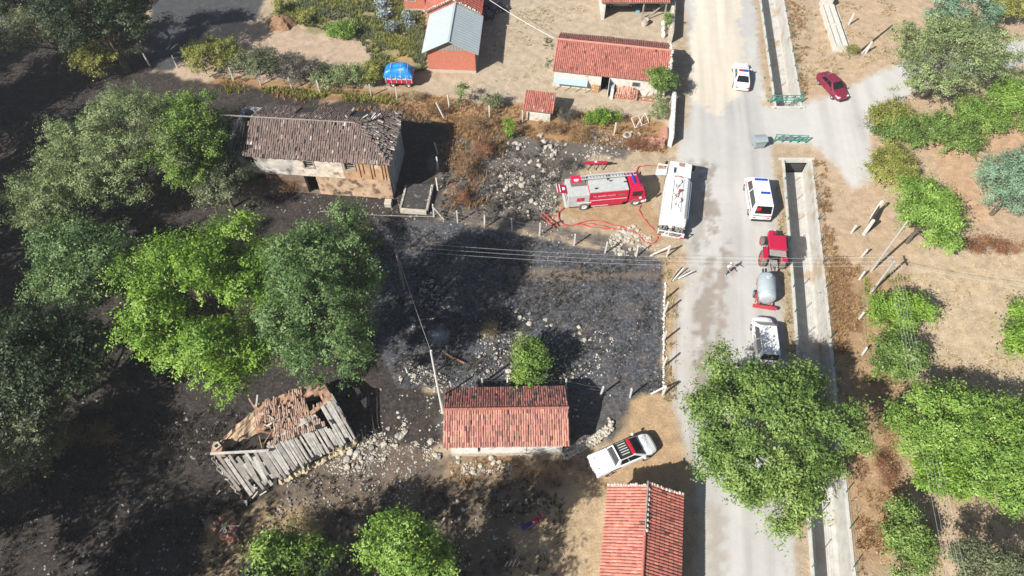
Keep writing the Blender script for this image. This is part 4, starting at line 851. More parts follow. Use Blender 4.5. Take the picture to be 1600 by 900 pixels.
def tanker():
    A = px(1024, 367); B = px(1067, 375); rc = (A+B)/2; f = px(1066, 244, 2.7); ang = math.atan2(f.y-rc.y, f.x-rc.x); L = 8.1; W = 2.45; h = W/2
    t = thing('water_tanker', 'white water tanker lorry parked at the road edge beside the fire engine', 'lorry', (rc.x, rc.y, 0), ang)
    wh = M_CARWHITE; dust = mat('dusty_white', (.68, .68, .66), .6, var=.12, scale=2.5); bl = mat('pale_blue_side', (.36, .50, .62), .5, var=.08)
    part('chassis', t, M_BLACK, (.1, L-.3, -.45, .45, .55, .85))
    def sec(x, k=1): return [(x, h*k*y, 1.75+(z-1.75)*k) for y, z in ((-.55, .98), (.55, .98), (.85, 1.1), (1, 1.5), (1, 2.0), (.93, 2.45), (.7, 2.72), (.35, 2.8), (-.35, 2.8), (-.7, 2.72), (-.93, 2.45), (-1, 2.0), (-1, 1.5), (-.85, 1.1))]
    b = MB(); b.loft([sec(.25, .93), sec(.4, .99), sec(.6), sec(5.3), sec(5.5, .99), sec(5.62, .93)]); b.build('tank', dust, t, smooth=False, bevel=.02)
    part('walkway', t, dust, (.9, 5.1, -.42, .42, 2.801, 2.86)); 
    part('walkway_slot', t, M_BLACK, (1.0, 5.0, .43, .47, 2.80, 2.865)); part('side_panel', t, bl, (.7, 5.5, -h-.05, -h+.02, 1.2, 2.3)); part('side_panel', t, dust, (.7, 5.5, h-.02, h+.05, 1.2, 2.3))
    for x, y in ((2.2, -.1), (4.6, .05)): 
        e = MB(); e.lathe([(.3, 0), (.3, .18), (.26, .22), (.001, .22)], (x, y, 2.86), 'z', 18); e.build('manhole', dust, t)
    e = MB(); e.lathe([(.12, 0), (.12, .3), (.001, .3)], (3.4, -.15, 2.86), 'z', 12); e.build('red_valve', M_REDLAMP, t); MB().tube([(3.3, -.15, 2.9), (2.2, .0, 2.9), (1.6, .1, 2.9)], .05, 6).build('valve_pipe', mat('rust_red', (.38, .1, .07)), t); MB().tube([(5.4, -.9, 2.6), (5.4, .2, 2.95), (5.3, .5, 2.9)], .05, 6).build('roof_pipe', mat('rust_red', (.38, .1, .07)), t)
    rr = random.Random(2); b = MB()
    for k in range(10): 
        x = 1.2+rr.random()*3; b.tube([(x, rr.uniform(-.3, .3), 2.89), (x+rr.uniform(.2, .8), rr.uniform(-.35, .35), 2.9)], .018, 5)
    b.build('hose_coil', M_BLACK, t)
    # cab
    b = MB(); b.loft([[(x, y*hw, z) for y, z in ((-1, .55), (1, .55), (1, 1.45), (.97, 2.1), (.9, zt-.05), (.5, zt), (-.5, zt), (-.9, zt-.05), (-.97, 2.1), (-1, 1.45))] for x, hw, zt in ((5.85, h*.96, 2.75), (7.2, h*.96, 2.75), (7.6, h*.95, 2.68), (8.0, h*.9, 2.2), (8.1, h*.88, 1.5))]); b.build('cab', wh, t, bevel=.05)
    b = MB(); b.hexa([(8.07, -.95, 1.5), (8.12, -.95, 1.5), (8.12, .95, 1.5), (8.07, .95, 1.5)], [(7.72, -.9, 2.5), (7.8, -.9, 2.5), (7.8, .9, 2.5), (7.72, .9, 2.5)]); b.build('windscreen', M_GLASS, t)
    part('roof_hatch', t, mat('rust_hatch', (.35, .2, .17)), (6.9, 7.4, -.35, .2, 2.752, 2.79)); part('roof_vent', t, M_STEEL, (5.9, 6.6, .45, .65, 2.76, 2.85))
    for s in (-1, 1): 
        part('side_window', t, M_GLASS, (6.5, 7.4, s*h*.97-.02, s*h*.97+.02, 1.5, 2.1)); part('mirror', t, M_BLACK, (7.85, 7.95, s*(h+.15)-.12, s*(h+.15)+.12, 1.5, 2.2)); part('headlight', t, M_LAMP, (8.06, 8.14, s*.8-.2, s*.8+.2, .7, .95), bevel=.03)
        for x in (1.2, 2.5, 6.9): wheel(t, x, s*(h-.2), .5, .34)
        part('mudguard', t, dust, (.4, 3.2, s*h-.25 if s > 0 else -h-.02, s*h+.02 if s > 0 else -h+.25, 1.0, 1.08))
    d = MB(); d.quad((7.5, h, .7), (7.35, h+1.0, .7), (7.35, h+1.0, 1.5), (7.5, h, 1.5), .06); dr = d.build('open_door', wh, t); d = MB(); d.box(7.33, 7.38, h+.02, h+.08, 1.5, 2.3); d.box(7.28, 7.33, h+.92, h+.98, 1.5, 2.2); d.box(7.28, 7.36, h+.08, h+.98, 2.2, 2.28); d.build('door_frame', wh, dr)
    part('bumper', t, wh, (8.1, 8.3, -1.1, 1.1, .45, .8), bevel=.05)
    # rear pump platform cluttered with fittings
    part('rear_platform', t, dust, (-.55, .24, -h, h, .75, .88)); b = MB()
    for k in range(34): 
        x = rr.uniform(-.5, .15); y = rr.uniform(-1.1, 1.1); s = rr.uniform(.05, .13); b.box(x-s, x+s, y-s, y+s, .881, .881+rr.uniform(.1, .75))
    b.build('pump_fittings', [mat('fitting_grey', (.22, .21, .2), .6)], t, bevel=.02); part('rear_rail', t, dust, (-.58, -.5, -h, h, 1.4, 1.47)); 
    for y in (-h+.03, h-.03): part('rail_post', t, dust, (-.58, -.5, y-.03, y+.03, .881, 1.399))
    part('tail_board', t, M_REDLAMP, (-.6, -.56, -h, -h+.35, .8, .95)); part('tail_board', t, M_REDLAMP, (-.6, -.56, h-.35, h, .8, .95))
tanker()

def tractor():
    rear = px(1203, 416); fr = px(1200, 372); ang = math.atan2(fr.y-rear.y, fr.x-rear.x); t = thing('red_tractor', 'red tractor with a canopy roof towing the water tank trailer', 'tractor', (rear.x, rear.y, 0), ang)
    red = mat('tractor_red', (.46, .012, .055), .4, var=.1); gr = mat('tractor_grey', (.30, .29, .27), .7, var=.2); tm = M_DUSTTYRE
    part('hood', t, red, (1.5, 3.2, -.36, .36, .85, 1.45), bevel=.08); part('engine', t, M_BLACK, (.5, 3.1, -.28, .28, .5, .849)); part('grille', t, M_BLACK, (3.2, 3.26, -.3, .3, .8, 1.35)); part('gearbox', t, gr, (-.35, .9, -.35, .35, .5, 1.0))
    for s in (-1, 1):
        wheel(t, .2, s*.85, .78, .48, tm, mat('red_rim', (.4, .05, .05), .6)); wheel(t, 2.6, s*.72, .45, .3, tm, mat('red_rim', (.4, .05, .05), .6)); part('fender', t, red, (-.55, .9, s*.85-.26, s*.85+.26, 1.58, 1.66), bevel=.05)
        for x in (-.3, 1.25): part('canopy_post', t, M_BLACK, (x, x+.07, s*.68-.035, s*.68+.035, 1.0 if x > 0 else 1.66, 2.35))
        part('headlight', t, M_LAMP, (3.2, 3.28, s*.24-.1, s*.24+.1, 1.2, 1.38)); part('step', t, gr, (1.0, 1.4, s*.6-.2, s*.6+.2, .5, .56))
    part('canopy', t, red, (.05, 1.75, -.8, .8, 2.36, 2.5), bevel=.09); part('canopy_rear', t, gr, (-.62, .045, -.74, .74, 2.30, 2.40), bevel=.03); part('seat', t, M_BLACK, (-.1, .4, -.25, .25, 1.05, 1.25), bevel=.05); part('seat_back', t, M_BLACK, (-.18, -.1, -.25, .25, 1.25, 1.7), bevel=.04)
    e = MB(); e.lathe([(.22, -.02), (.22, .02)], (.85, 0, 1.5), 'z', 14); e.tube([(.85, 0, 1.5), (1.3, 0, 1.1)], .03, 6); e.build('steering_wheel', M_BLACK, t); MB().tube([(2.2, .15, 1.45), (2.2, .15, 2.3)], .05, 8).build('exhaust', M_BLACK, t)
    b = MB()
    for y in (-.4, 0, .4): b.beam((-.4, y, .6), (-1.2, y*.6, .55), .09)
    b.box(-1.25, -1.15, -.45, .45, .5, .62); b.beam((-.4, -.35, 1.0), (-1.1, -.3, .6), .06); b.beam((-.4, .35, 1.0), (-1.1, .3, .6), .06); b.build('linkage', gr, t)
    # water tank trailer
    c0 = px(1191, 484); c1 = px(1196, 432, 1.2); an = math.atan2(c1.y-c0.y, c1.x-c0.x); s = thing('tank_trailer', 'galvanised round water tank on a red trailer behind the tractor', 'trailer', (c0.x, c0.y, 0), an)
    gal = mat('galvanised', (.50, .57, .61), .45, .35, var=.08, scale=2)
    e = MB(); e.lathe([(.001, .1), (.35, .08), (.66, .16), (.78, .35), (.78, 2.5), (.66, 2.72), (.35, 2.8), (.001, 2.8)], (0, 0, 1.42), 'x', 26); e.build('tank', gal, s, smooth=True)
    for x in (.7, 1.5, 2.2): 
        e = MB(); e.lathe([(.80, -.03), (.80, .03)], (x, 0, 1.42), 'x', 26); e.build('tank_band', gal, s)
    e = MB(); e.lathe([(.26, 0), (.26, .14), (.001, .16)], (2.2, .0, 2.17), 'z', 16); e.build('filler_lid', gal, s)
    rm = mat('trailer_red', (.5, .05, .06), .6, var=.15)
    part('frame', s, rm, (.0, 2.9, -.6, -.5, .55, .68), (.0, 2.9, .5, .6, .55, .68), (-.12, 0, -1.0, 1.0, .55, .72)); part('rear_bar', s, rm, (-.25, -.13, -1.05, 1.0, .5, .75)); MB().beam((2.9, 0, .6), (4.2, 0, .55), .12).build('drawbar', M_BLACK, s); part('saddle', s, rm, (.5, .6, -.7, .7, .681, 1.0)); part('saddle', s, rm, (2.2, 2.3, -.7, .7, .681, 1.0))
    l = part('ladder', s, rm, (.0, .05, .85, .9, .75, 1.7), (.6, .65, .85, .9, .75, 1.7))
    for k in range(4): part('rung', l, rm, (.051, .599, .86, .89, .85+k*.24, .89+k*.24))
    for y in (-.72, .72): wheel(s, 1.35, y, .38, .22)
tractor()

def tarp_trailer():
    A = px(604, 138); B = px(648, 139); t = thing('farm_trailer', 'red farm trailer loaded high under a blue tarpaulin', 'trailer', ((A.x+B.x)/2, (A.y+B.y)/2+.9, 0), -.03)
    red = mat('trailer_crimson', (.45, .02, .07), .5, var=.15); pale = mat('pale_canvas', (.58, .56, .52), .8, var=.2)
    part('bed', t, red, (-1.6, 1.55, -.85, .85, .75, .9)); part('side', t, red, (-1.6, 1.55, -.92, -.851, .75, 1.2)); part('side', t, red, (-1.6, 1.55, .851, .92, .75, 1.2)); part('upper_side', t, pale, (-1.58, 1.53, -.9, .9, 1.201, 1.75), bevel=.03)
    for k in range(6): part('stake', t, pale, (-1.5+k*.58, -1.44+k*.58, -.96, -.921, .8, 1.85))
    n, m = 22, 12; b = MB(); vs = []; fs = []; rr = np.random.default_rng(1)
    for i in range(n+1):
        for j in range(m+1):
            u = i/n; v = j/m; x = -1.72+3.35*u; y = -.98+1.96*v; e = min(u, 1-u, .25)*4*min(v, 1-v, .25)*4
            z = 1.72+.75*max(0, e)**.55+.09*math.sin(9*u+4*v)+.07*math.sin(17*v-5*u)+rr.uniform(-.03, .03); vs.append((x, y, z if e > 0 else 1.5+.08*math.sin(20*u+13*v)))
    for i in range(n):
        for j in range(m): k = i*(m+1)+j; fs.append((k, k+1, k+m+2, k+m+1))
    b.add(vs, fs); o = b.build('tarpaulin', mat('blue_tarp', (.015, .22, .62), .4, var=.15, scale=4), t, smooth=True)
    b = MB()
    for x in (-.9, .2, 1.0): b.tube([(x, -1.0, 1.6), (x+.05, -.6, 2.38), (x+.05, 0, 2.55), (x, .6, 2.4), (x, 1.0, 1.6)], .025, 5)
    b.build('rope', pale, t)
    for x in (-.9, .9):
        for y in (-.6, .6): wheel(t, x, y, .38, .22)
    MB().beam((-1.6, 0, .7), (-2.6, 0, .5), .1).build('drawbar', red, t)
tarp_trailer()

def skip_bin():
    p = px(1184, 229); t = thing('rubbish_container', 'grey blue metal rubbish container at the road junction', 'container', (p.x, p.y, 0), .12); m = mat('bin_grey', (.36, .42, .45), .5, .3, var=.12)
    b = MB(); b.hexa([(-.5, -.38, .15), (.5, -.38, .15), (.5, .42, .15), (-.5, .42, .15)], [(-.62, -.5, 1.05), (.62, -.5, 1.05), (.62, .55, 1.05), (-.62, .55, 1.05)]); b.build('body', m, t, bevel=.03)
    b = MB(); b.lathe([(.56, -.66), (.56, .66)], (0, 0, 0), 'x', 24); 
    b = MB(); secs = []
    for x in (-.64, .64): secs.append([(x, .02-.56*math.cos(a), 1.06+.3*math.sin(a)) for a in np.linspace(0, math.pi, 9)])
    b.loft(secs); b.build('lid', m, t); part('rim', t, M_STEEL, (-.66, .66, -.54, -.50, 1.0, 1.08))
    for x in (-.42, .42):
        for y in (-.3, .3): wheel(t, x, y, .09, .05)
skip_bin()

def motorcycle():
    a = px(818, 828); b_ = px(846, 812); ang = math.atan2(b_.y-a.y, b_.x-a.x); t = thing('motorcycle', 'small red and navy motorcycle parked in the tree shade', 'motorcycle', ((a.x+b_.x)/2, (a.y+b_.y)/2, 0), ang)
    red = mat('bike_red', (.40, .015, .04), .35); nv = mat('bike_navy', (.02, .035, .14), .5)
    for x in (-.6, .62): wheel(t, x, 0, .29, .1)
    MB().tube([(-.6, 0, .3), (-.1, 0, .42), (.3, 0, .5), (.45, 0, .95)], .05, 8).build('frame', M_BLACK, t); part('engine', t, M_STEEL, (-.15, .25, -.14, .14, .28, .55), bevel=.03)
    b = MB(); b.loft([[(x, y*wd, .68+z*ht) for y, z in ((-1, 0), (1, 0), (1.05, .6), (.5, 1), (-.5, 1), (-1.05, .6))] for x, wd, ht in ((-.05, .1, .15), (.1, .17, .24), (.32, .17, .27), (.45, .08, .2))]); b.build('fuel_tank', red, t, bevel=.02)
    part('seat', t, nv, (-.72, -.04, -.15, .15, .68, .8), bevel=.04); part('luggage_box', t, nv, (-.95, -.6, -.24, .24, .81, 1.05), bevel=.04); part('front_fairing', t, red, (.48, .78, -.2, .2, .72, 1.05), bevel=.06); part('front_mudguard', t, red, (.35, .9, -.07, .07, .6, .64), bevel=.02); part('headlight', t, M_LAMP, (.78, .83, -.1, .1, .82, .98), bevel=.02)
    MB().tube([(.4, -.36, 1.05), (.5, 0, 1.0), (.4, .36, 1.05)], .025, 6).build('handlebar', M_STEEL, t); MB().tube([(.5, .0, 1.0), (.62, 0, .3)], .035, 6).build('fork', M_STEEL, t); MB().tube([(.1, -.15, .4), (-.8, -.17, .4)], .045, 8).build('exhaust', M_STEEL, t)
    for y in (-.3, .3): part('mirror', t, M_LAMP, (.42, .46, y-.06, y+.06, 1.12, 1.2))
motorcycle()

# ------------------------------------------------------------------ person
def person():
    f = px(1135, 428); t = thing('person', 'person in a white shirt and blue jeans standing on the road with arms out', 'person', (f.x, f.y, 0), R(-60))
    def skin(name, verts, edges, m, root=0, parent=None, sub=1):
        me = bpy.data.meshes.new(name); me.from_pydata([v[:3] for v in verts], edges, []); me.materials.append(m)
        o = bpy.data.objects.new(name, me); link(o, parent); md = o.modifiers.new('skin', 'SKIN'); md.use_smooth_shade = True
        if not me.skin_vertices: return o
        for i, v in enumerate(verts): 
            d = me.skin_vertices[0].data[i]; r = v[3]; d.radius = (r if isinstance(r, tuple) else (r, r)); d.use_root = (i == root)
        s = o.modifiers.new('sub', 'SUBSURF'); s.levels = sub; s.render_levels = sub; return o
    sk = mat('skin_tone', (.45, .28, .2), .6, var=.05)
    V = [(0, 0, .92, (.15, .11)), (0, 0, 1.12, (.14, .1)), (0, 0, 1.36, (.17, .11)), (.01, 0, 1.5, .06), (.03, 0, 1.62, .09), (.04, 0, 1.72, .085),
         (0, .19, 1.40, .06), (.10, .36, 1.22, .048), (.30, .48, 1.16, .04), (.38, .52, 1.15, .035), (0, -.19, 1.40, .06), (.14, -.30, 1.18, .048), (.36, -.28, 1.10, .04), (.44, -.28, 1.10, .035),
         (0, .1, .86, .09), (.03, .13, .48, .065), (-.02, .15, .08, .045), (.14, .16, .04, .045), (0, -.1, .86, .09), (.06, -.14, .48, .065), (.03, -.17, .08, .045), (.19, -.18, .04, .045)]
    E_ = [(0, 1), (1, 2), (2, 3), (3, 4), (4, 5), (2, 6), (6, 7), (7, 8), (8, 9), (2, 10), (10, 11), (11, 12), (12, 13), (0, 14), (14, 15), (15, 16), (16, 17), (0, 18), (18, 19), (19, 20), (20, 21)]
    body = skin('body', V, E_, sk, 0, t)
    for hx, hy, hz in ((.40, .53, 1.15), (.46, -.28, 1.10)):
        b = MB()
        for k in range(4): b.tube([(hx-.02, hy-.035+k*.023, hz), (hx+.05, hy-.04+k*.027, hz-.005), (hx+.085-.006*abs(k-1.5), hy-.04+k*.027, hz-.03)], [.010, .009, .007], 6)
        b.tube([(hx-.03, hy+.03, hz), (hx+.02, hy+.07, hz+.005), (hx+.05, hy+.075, hz-.01)], [.011, .010, .008], 6); b.build('hand', sk, t)
    g = .022
    skin('shirt', [(0, 0, .9, (.165, .125)), (0, 0, 1.12, (.16, .12)), (0, 0, 1.38, (.185, .125)), (.005, 0, 1.46, .09), (0, .2, 1.40, .085), (.07, .31, 1.28, .075), (0, -.2, 1.40, .085), (.09, -.27, 1.26, .075)], [(0, 1), (1, 2), (2, 3), (2, 4), (4, 5), (2, 6), (6, 7)], mat('white_shirt', (.72, .70, .70), .8, var=.1), 0, t)
    skin('trousers', [(0, 0, .97, (.165, .125)), (0, 0, .88, (.16, .12)), (0, .1, .82, .105), (.03, .13, .48, .085), (-.02, .15, .1, .07), (0, -.1, .82, .105), (.06, -.14, .48, .085), (.03, -.17, .1, .07)], [(0, 1), (1, 2), (2, 3), (3, 4), (1, 5), (5, 6), (6, 7)], mat('blue_jeans', (.06, .19, .26), .85, var=.15), 0, t)
    b = MB(); b.lathe([(.001, 1.80), (.06, 1.79), (.097, 1.74), (.10, 1.68), (.092, 1.64)], (.02, 0, 0), 'z', 14); b.build('cap', mat('pale_cap', (.68, .64, .6), .8), t, smooth=True)
    b = MB(); b.box(.12, .145, -.012, .012, 1.63, 1.67); b.build('nose', sk, t); part('eyes', t, M_BLACK, (.112, .122, -.045, -.025, 1.67, 1.68), (.112, .122, .025, .045, 1.67, 1.68)); part('mouth', t, mat('lip', (.35, .12, .1)), (.108, .118, -.025, .025, 1.60, 1.607)); part('ear', t, sk, (.02, .045, .085, .1, 1.63, 1.69), (.02, .045, -.1, -.085, 1.63, 1.69))
person()

# ------------------------------------------------------------------ fences, poles, wires, hoses
def post_fence(label, pts, h=1.75, s=.12, wires=True, stay=None, tilt=.05, m=None):
    o = px(*pts[0]); t = thing('post_fence', label, 'fence', o); me = None; tops = []
    for i, p in enumerate(pts):
        q = px(*p)-o; dx, dy = random.uniform(-tilt, tilt), random.uniform(-tilt, tilt)
        if me is None:
            b = MB(); b.box(-s/2, s/2, -s/2, s/2, -.2, h); b.add([(-s/2, -s/2, h), (s/2, -s/2, h), (s/2, s/2, h), (-s/2, s/2, h), (0, 0, h+.06)], [(0, 1, 4), (1, 2, 4), (2, 3, 4), (3, 0, 4)]); ob = b.build('post', m or M_CONCP, t); me = ob.data
        else: ob = mobj('post', me, None, t)
        ob.location = q; ob.rotation_euler = (dx, dy, random.uniform(-.3, .3))
        tops.append([q+Vector((dy*z, -dx*z, z)) for z in (.45, .9, 1.4)])
    for (a, b2) in (stay or []): MB().beam(px(*a)-o+Vector((0, 0, .02)), px(*b2, 0)-o+Vector((0, 0, h*.92)), s*.85).build('stay', m or M_CONCP, t)
    if wires:
        b = MB()
        for k in range(3):
            for i in range(len(tops)-1): b.tube([tops[i][k], tops[i][k].lerp(tops[i+1][k], .5)-Vector((0, 0, .05)), tops[i+1][k]], .007, 4)
        b.build('wire', mat('rusty_wire', (.22, .19, .16), .6, .5), t)
post_fence('pale concrete post fence on the hedge bank behind the burnt house', [(277, 106), (326, 121), (365, 126), (407, 133), (456, 140), (500, 146), (580, 151), (620, 155)])
post_fence('pale concrete post fence along the dry grass below the yard', [(702, 168), (765, 185), (816, 192), (959, 211)])
post_fence('pale concrete post fence between the fire engine and the burnt field', [(678, 339), (715, 348), (757, 356), (800, 361), (843, 368), (897, 384), (945, 396), (994, 401), (1041, 402)], stay=[((1016, 400), (1041, 402)), ((694, 343), (678, 339))])
post_fence('pale concrete post fence along the road edge of the burnt field', [(1038, 470), (1038, 490), (1037, 533), (1036, 574), (1036, 617)], stay=[((1017, 616), (1036, 617))], tilt=.1)
post_fence('pale concrete post fence behind the tiled shed', [(984, 621), (938, 618), (884, 608), (839, 606), (792, 606), (754, 606), (706, 611), (637, 583)])
post_fence('leaning pale posts rising past the stone platform', [(684, 297), (685, 266), (684, 240)], tilt=.12, s=.13)
post_fence('short pale posts at the foot of the slope by the canal path', [(1330, 365), (1346, 402), (1343, 437), (1341, 500), (1346, 555)], h=1.25, s=.14)
for lab, a, b2 in (('white concrete post propped by a stay at the tree line', (18, 52), (26, 36)), ('small pale post standing in the shade by the hedge gap', (235, 104), None)):
    t = thing('concrete_post', lab, 'post', px(*a)); MB().beam((0, 0, -.2), (-.15, .1, 2.6 if b2 else 1.7), .14).build('post', M_CONCP, t)
    if b2: MB().beam((1.2, .4, -.1), (-.1, .1, 2.3), .11).build('stay', M_CONCP, t)
t = thing('leaning_post', 'long leaning concrete post in the dry bushes', 'post', px(696, 188)); MB().beam((0, 0, -.1), (-.9, .7, 1.9), .13).build('post', M_CONCP, t)
t = thing('broken_posts', 'bundle of broken pale posts lying by the field corner', 'posts', px(1047, 441))
for k in range(4): MB().beam((k*.25, k*.1, .1), (k*.25+.9+k*.1, 1.3-.2*k, .5+.2*(k % 2)), .1).build('post', M_CONCP if k % 2 else M_WOOD, t)
t = thing('metal_stakes', 'thin pale stakes leaning at the yard edge', 'stakes', px(800, 885))
for k in range(4): MB().tube([(k*.28-.5, 0, 0), (k*.28-.3, .1, 1.0+.3*(k % 3))], .03, 6).build('stake', M_CONCP, t)

M_POLE = mat('pole_wood', (.30, .27, .24), .85, var=.2)
def pole(label, bx, by, ty, r=.13, m=None, arms=1, ang=1.57):
    p = px(bx, by); h = height(bx, by, ty); t = thing('utility_pole', label, 'pole', p, ang)
    MB().tube([(0, 0, -.3), (0, 0, h*.5), (0, 0, h)], [r, r*.85, r*.65], 10).build('shaft', m or M_POLE, t)
    for k in range(arms):
        part('cross_arm', t, M_POLE, (-.55, .55, -.05, .05, h-.25-.5*k, h-.15-.5*k))
        for x in (-.45, 0, .45): 
            e = MB(); e.lathe([(.03, 0), (.05, .04), (.03, .08), (.05, .12), (.001, .16)], (x, 0, h-.15-.5*k), 'z', 8); e.build('insulator', mat('porcelain', (.5, .5, .48), .3), t)
    return p+Vector((0, 0, h))
P1 = pole('grey utility pole rising from the shaded side of the burnt field', 632, 452, 384)
P2 = pole('pale utility pole at the corner of the tiled shed', 692, 645, 548, .11, M_CONCP, 0)
PB = pole('concrete utility pole above the lime green tree carrying the line', 1360, 458, 408, .13, mat('weathered_pole', (.42, .40, .36)))
PA = pole('tall pale pole leaning towards the round green tree', 1361, 424, 345, .12, mat('weathered_pole', (.42, .40, .36), .9, var=.2), 0)
t = thing('concrete_gate_post', 'pair of concrete posts holding a dark panel on the slope', 'gate', px(1349, 367)); MB().beam((0, 0, -.1), (.05, 0, 2.2), .22).build('post', M_CONCP, t); q = px(1362, 340)-px(1349, 367); MB().beam(q+Vector((0, 0, -.1)), q+Vector((0, 0, 2.4)), .22).build('post', M_CONCP, t); MB().quad(Vector((.05, 0, .2)), q+Vector((0, 0, .2)), q+Vector((0, 0, 1.9)), Vector((.05, 0, 1.9)), .06).build('panel', mat('dark_panel', (.05, .045, .04)), t)
M_CABLE = mat('aluminium_cable', (.62, .62, .60), .4, .3, var=.02)
def cable(label, a, b2, sag, r=.02, group=None):
    a = Vector(a); b2 = Vector(b2); t = tag(MB().tube([tuple((a.lerp(b2, i/14)-Vector((0, 0, sag*4*(i/14)*(1-i/14))))-a) for i in range(15)], r, 5).build('overhead_cable', M_CABLE), label, 'cable', group); t.location = a
for k, dy in enumerate((-.45, 0, .45)): cable('overhead wire strung across the burnt field and the road', P1+Vector((0, dy, .02)), PB+Vector((0, dy, .02)), 1.0, .009, 'three wires across the burnt field')
cable('service cable dropping from the field pole to the shed pole', P1-Vector((0, 0, .2)), P2-Vector((0, 0, .1)), .5, .012)
for k in range(5): cable('overhead wire running beside the canal path', PB+Vector((-.5+.25*k, 0, -.05)), Vector((23.3+.35*k, -14, 7.2)), 0.5, .007, 'bundle of wires along the canal path')
cable('single wire leading from the concrete pole over the dry lot', PB-Vector((0, 0, .3)), px(1640, 452, 4.5), .3, .014)
cable('thin cable from the tiled house to the barn roof', px(765, 0, 4.6), px(866, 60, 3.7), .15, .02)
cable('low cable running from the burnt house to the fence post', px(500, 330, .6), px(678, 338, 1.5), .2, .014)

def ropeline(name, label, pts, r, m, cat='hose', z=.06, group=None):
    o = px(*pts[0]); P = [px(*p)-o for p in pts]; Q = []
    for i in range(len(P)-1):
        p0, p1, p2, p3 = P[max(i-1, 0)], P[i], P[i+1], P[min(i+2, len(P)-1)]
        for s in range(6):
            u = s/6; Q.append(.5*((2*p1)+(p2-p0)*u+(2*p0-5*p1+4*p2-p3)*u*u+(3*p1-p0-3*p2+p3)*u**3))
    Q.append(P[-1]); Q = [q+Vector((0, 0, z+.04*math.sin(i))) for i, q in enumerate(Q)]
    ob = MB().tube([tuple(q) for q in Q], r, 6).build(name, m); ob.location = o; return tag(ob, label, cat, group)
M_HOSE = mat('red_hose', (.46, .07, .065), .6, var=.15)
ropeline('fire_hose', 'red fire hose from the engine tail looping over the stones to the tanker', [(882, 325), (873, 333), (874, 344), (881, 351), (893, 353), (913, 347), (931, 345), (955, 351), (977, 357), (995, 366), (1006, 377), (1016, 381), (1025, 378), (1028, 371)], .06, M_HOSE)
ropeline('fire_hose', 'red fire hose curving from the engine cab to the tanker platform', [(1001, 322), (999, 330), (1006, 342), (1015, 353), (1023, 361)], .06, M_HOSE)
ropeline('fire_hose', 'red fire hose doubled back below the engine wheels', [(878, 353), (900, 352), (918, 350), (935, 352), (955, 357), (975, 360)], .055, M_HOSE)
ropeline('fire_hose', 'red fire hose reaching round the engine nose to the tanker door', [(994, 275), (997, 262), (1005, 260), (1018, 259), (1034, 262)], .055, M_HOSE)
ropeline('fire_hose', 'limp red hose lying in ash by the fallen red ladder', [(905, 351), (930, 356), (952, 358)], .06, M_HOSE)
def red_ladder():
    a = px(846, 335); b2 = px(869, 356); d = b2-a; t = thing('red_ladder', 'rusty red ladder frame lying in the ash behind the engine', 'ladder', a, math.atan2(d.y, d.x)); L = d.length
    m = mat('rust_ladder', (.42, .10, .07), .7, var=.2)
    for y in (-.18, .22): MB().beam((0, y, .12), (L, y, .16), .09).build('rail', m, t)
    for k in range(6): MB().beam((.15+k*L/6, -.18, .13), (.15+k*L/6, .22, .13), .05).build('rung', m, t)
    MB().beam((.4, .3, .1), (1.1, .9, .1), .07).build('brace', m, t); MB().beam((L*.8, -.3, .1), (L*.9, .8, .3), .08).build('handle', M_DARKWOOD, t)
red_ladder()
def plough():
    a = px(913, 262); t = thing('red_plough', 'crimson plough beam on three tines beside the fire engine', 'plough', a, .03); m = mat('plough_red', (.42, .015, .05), .5, var=.15)
    part('beam', t, m, (0, 2.3, -.14, .14, .55, .8), bevel=.03); part('hitch', t, M_BLACK, (2.3, 2.8, -.08, .08, .58, .7)); part('plate', t, mat('white_trim', (.75, .74, .72)), (1.0, 1.25, -.1, .1, .801, .82))
    for x in (.25, 1.05, 1.85): MB().tube([(x, -.1, .6), (x-.1, -.35, .3), (x+.1, -.4, .02)], [.06, .06, .03], 8).build('tine', M_STEEL, t)
plough()
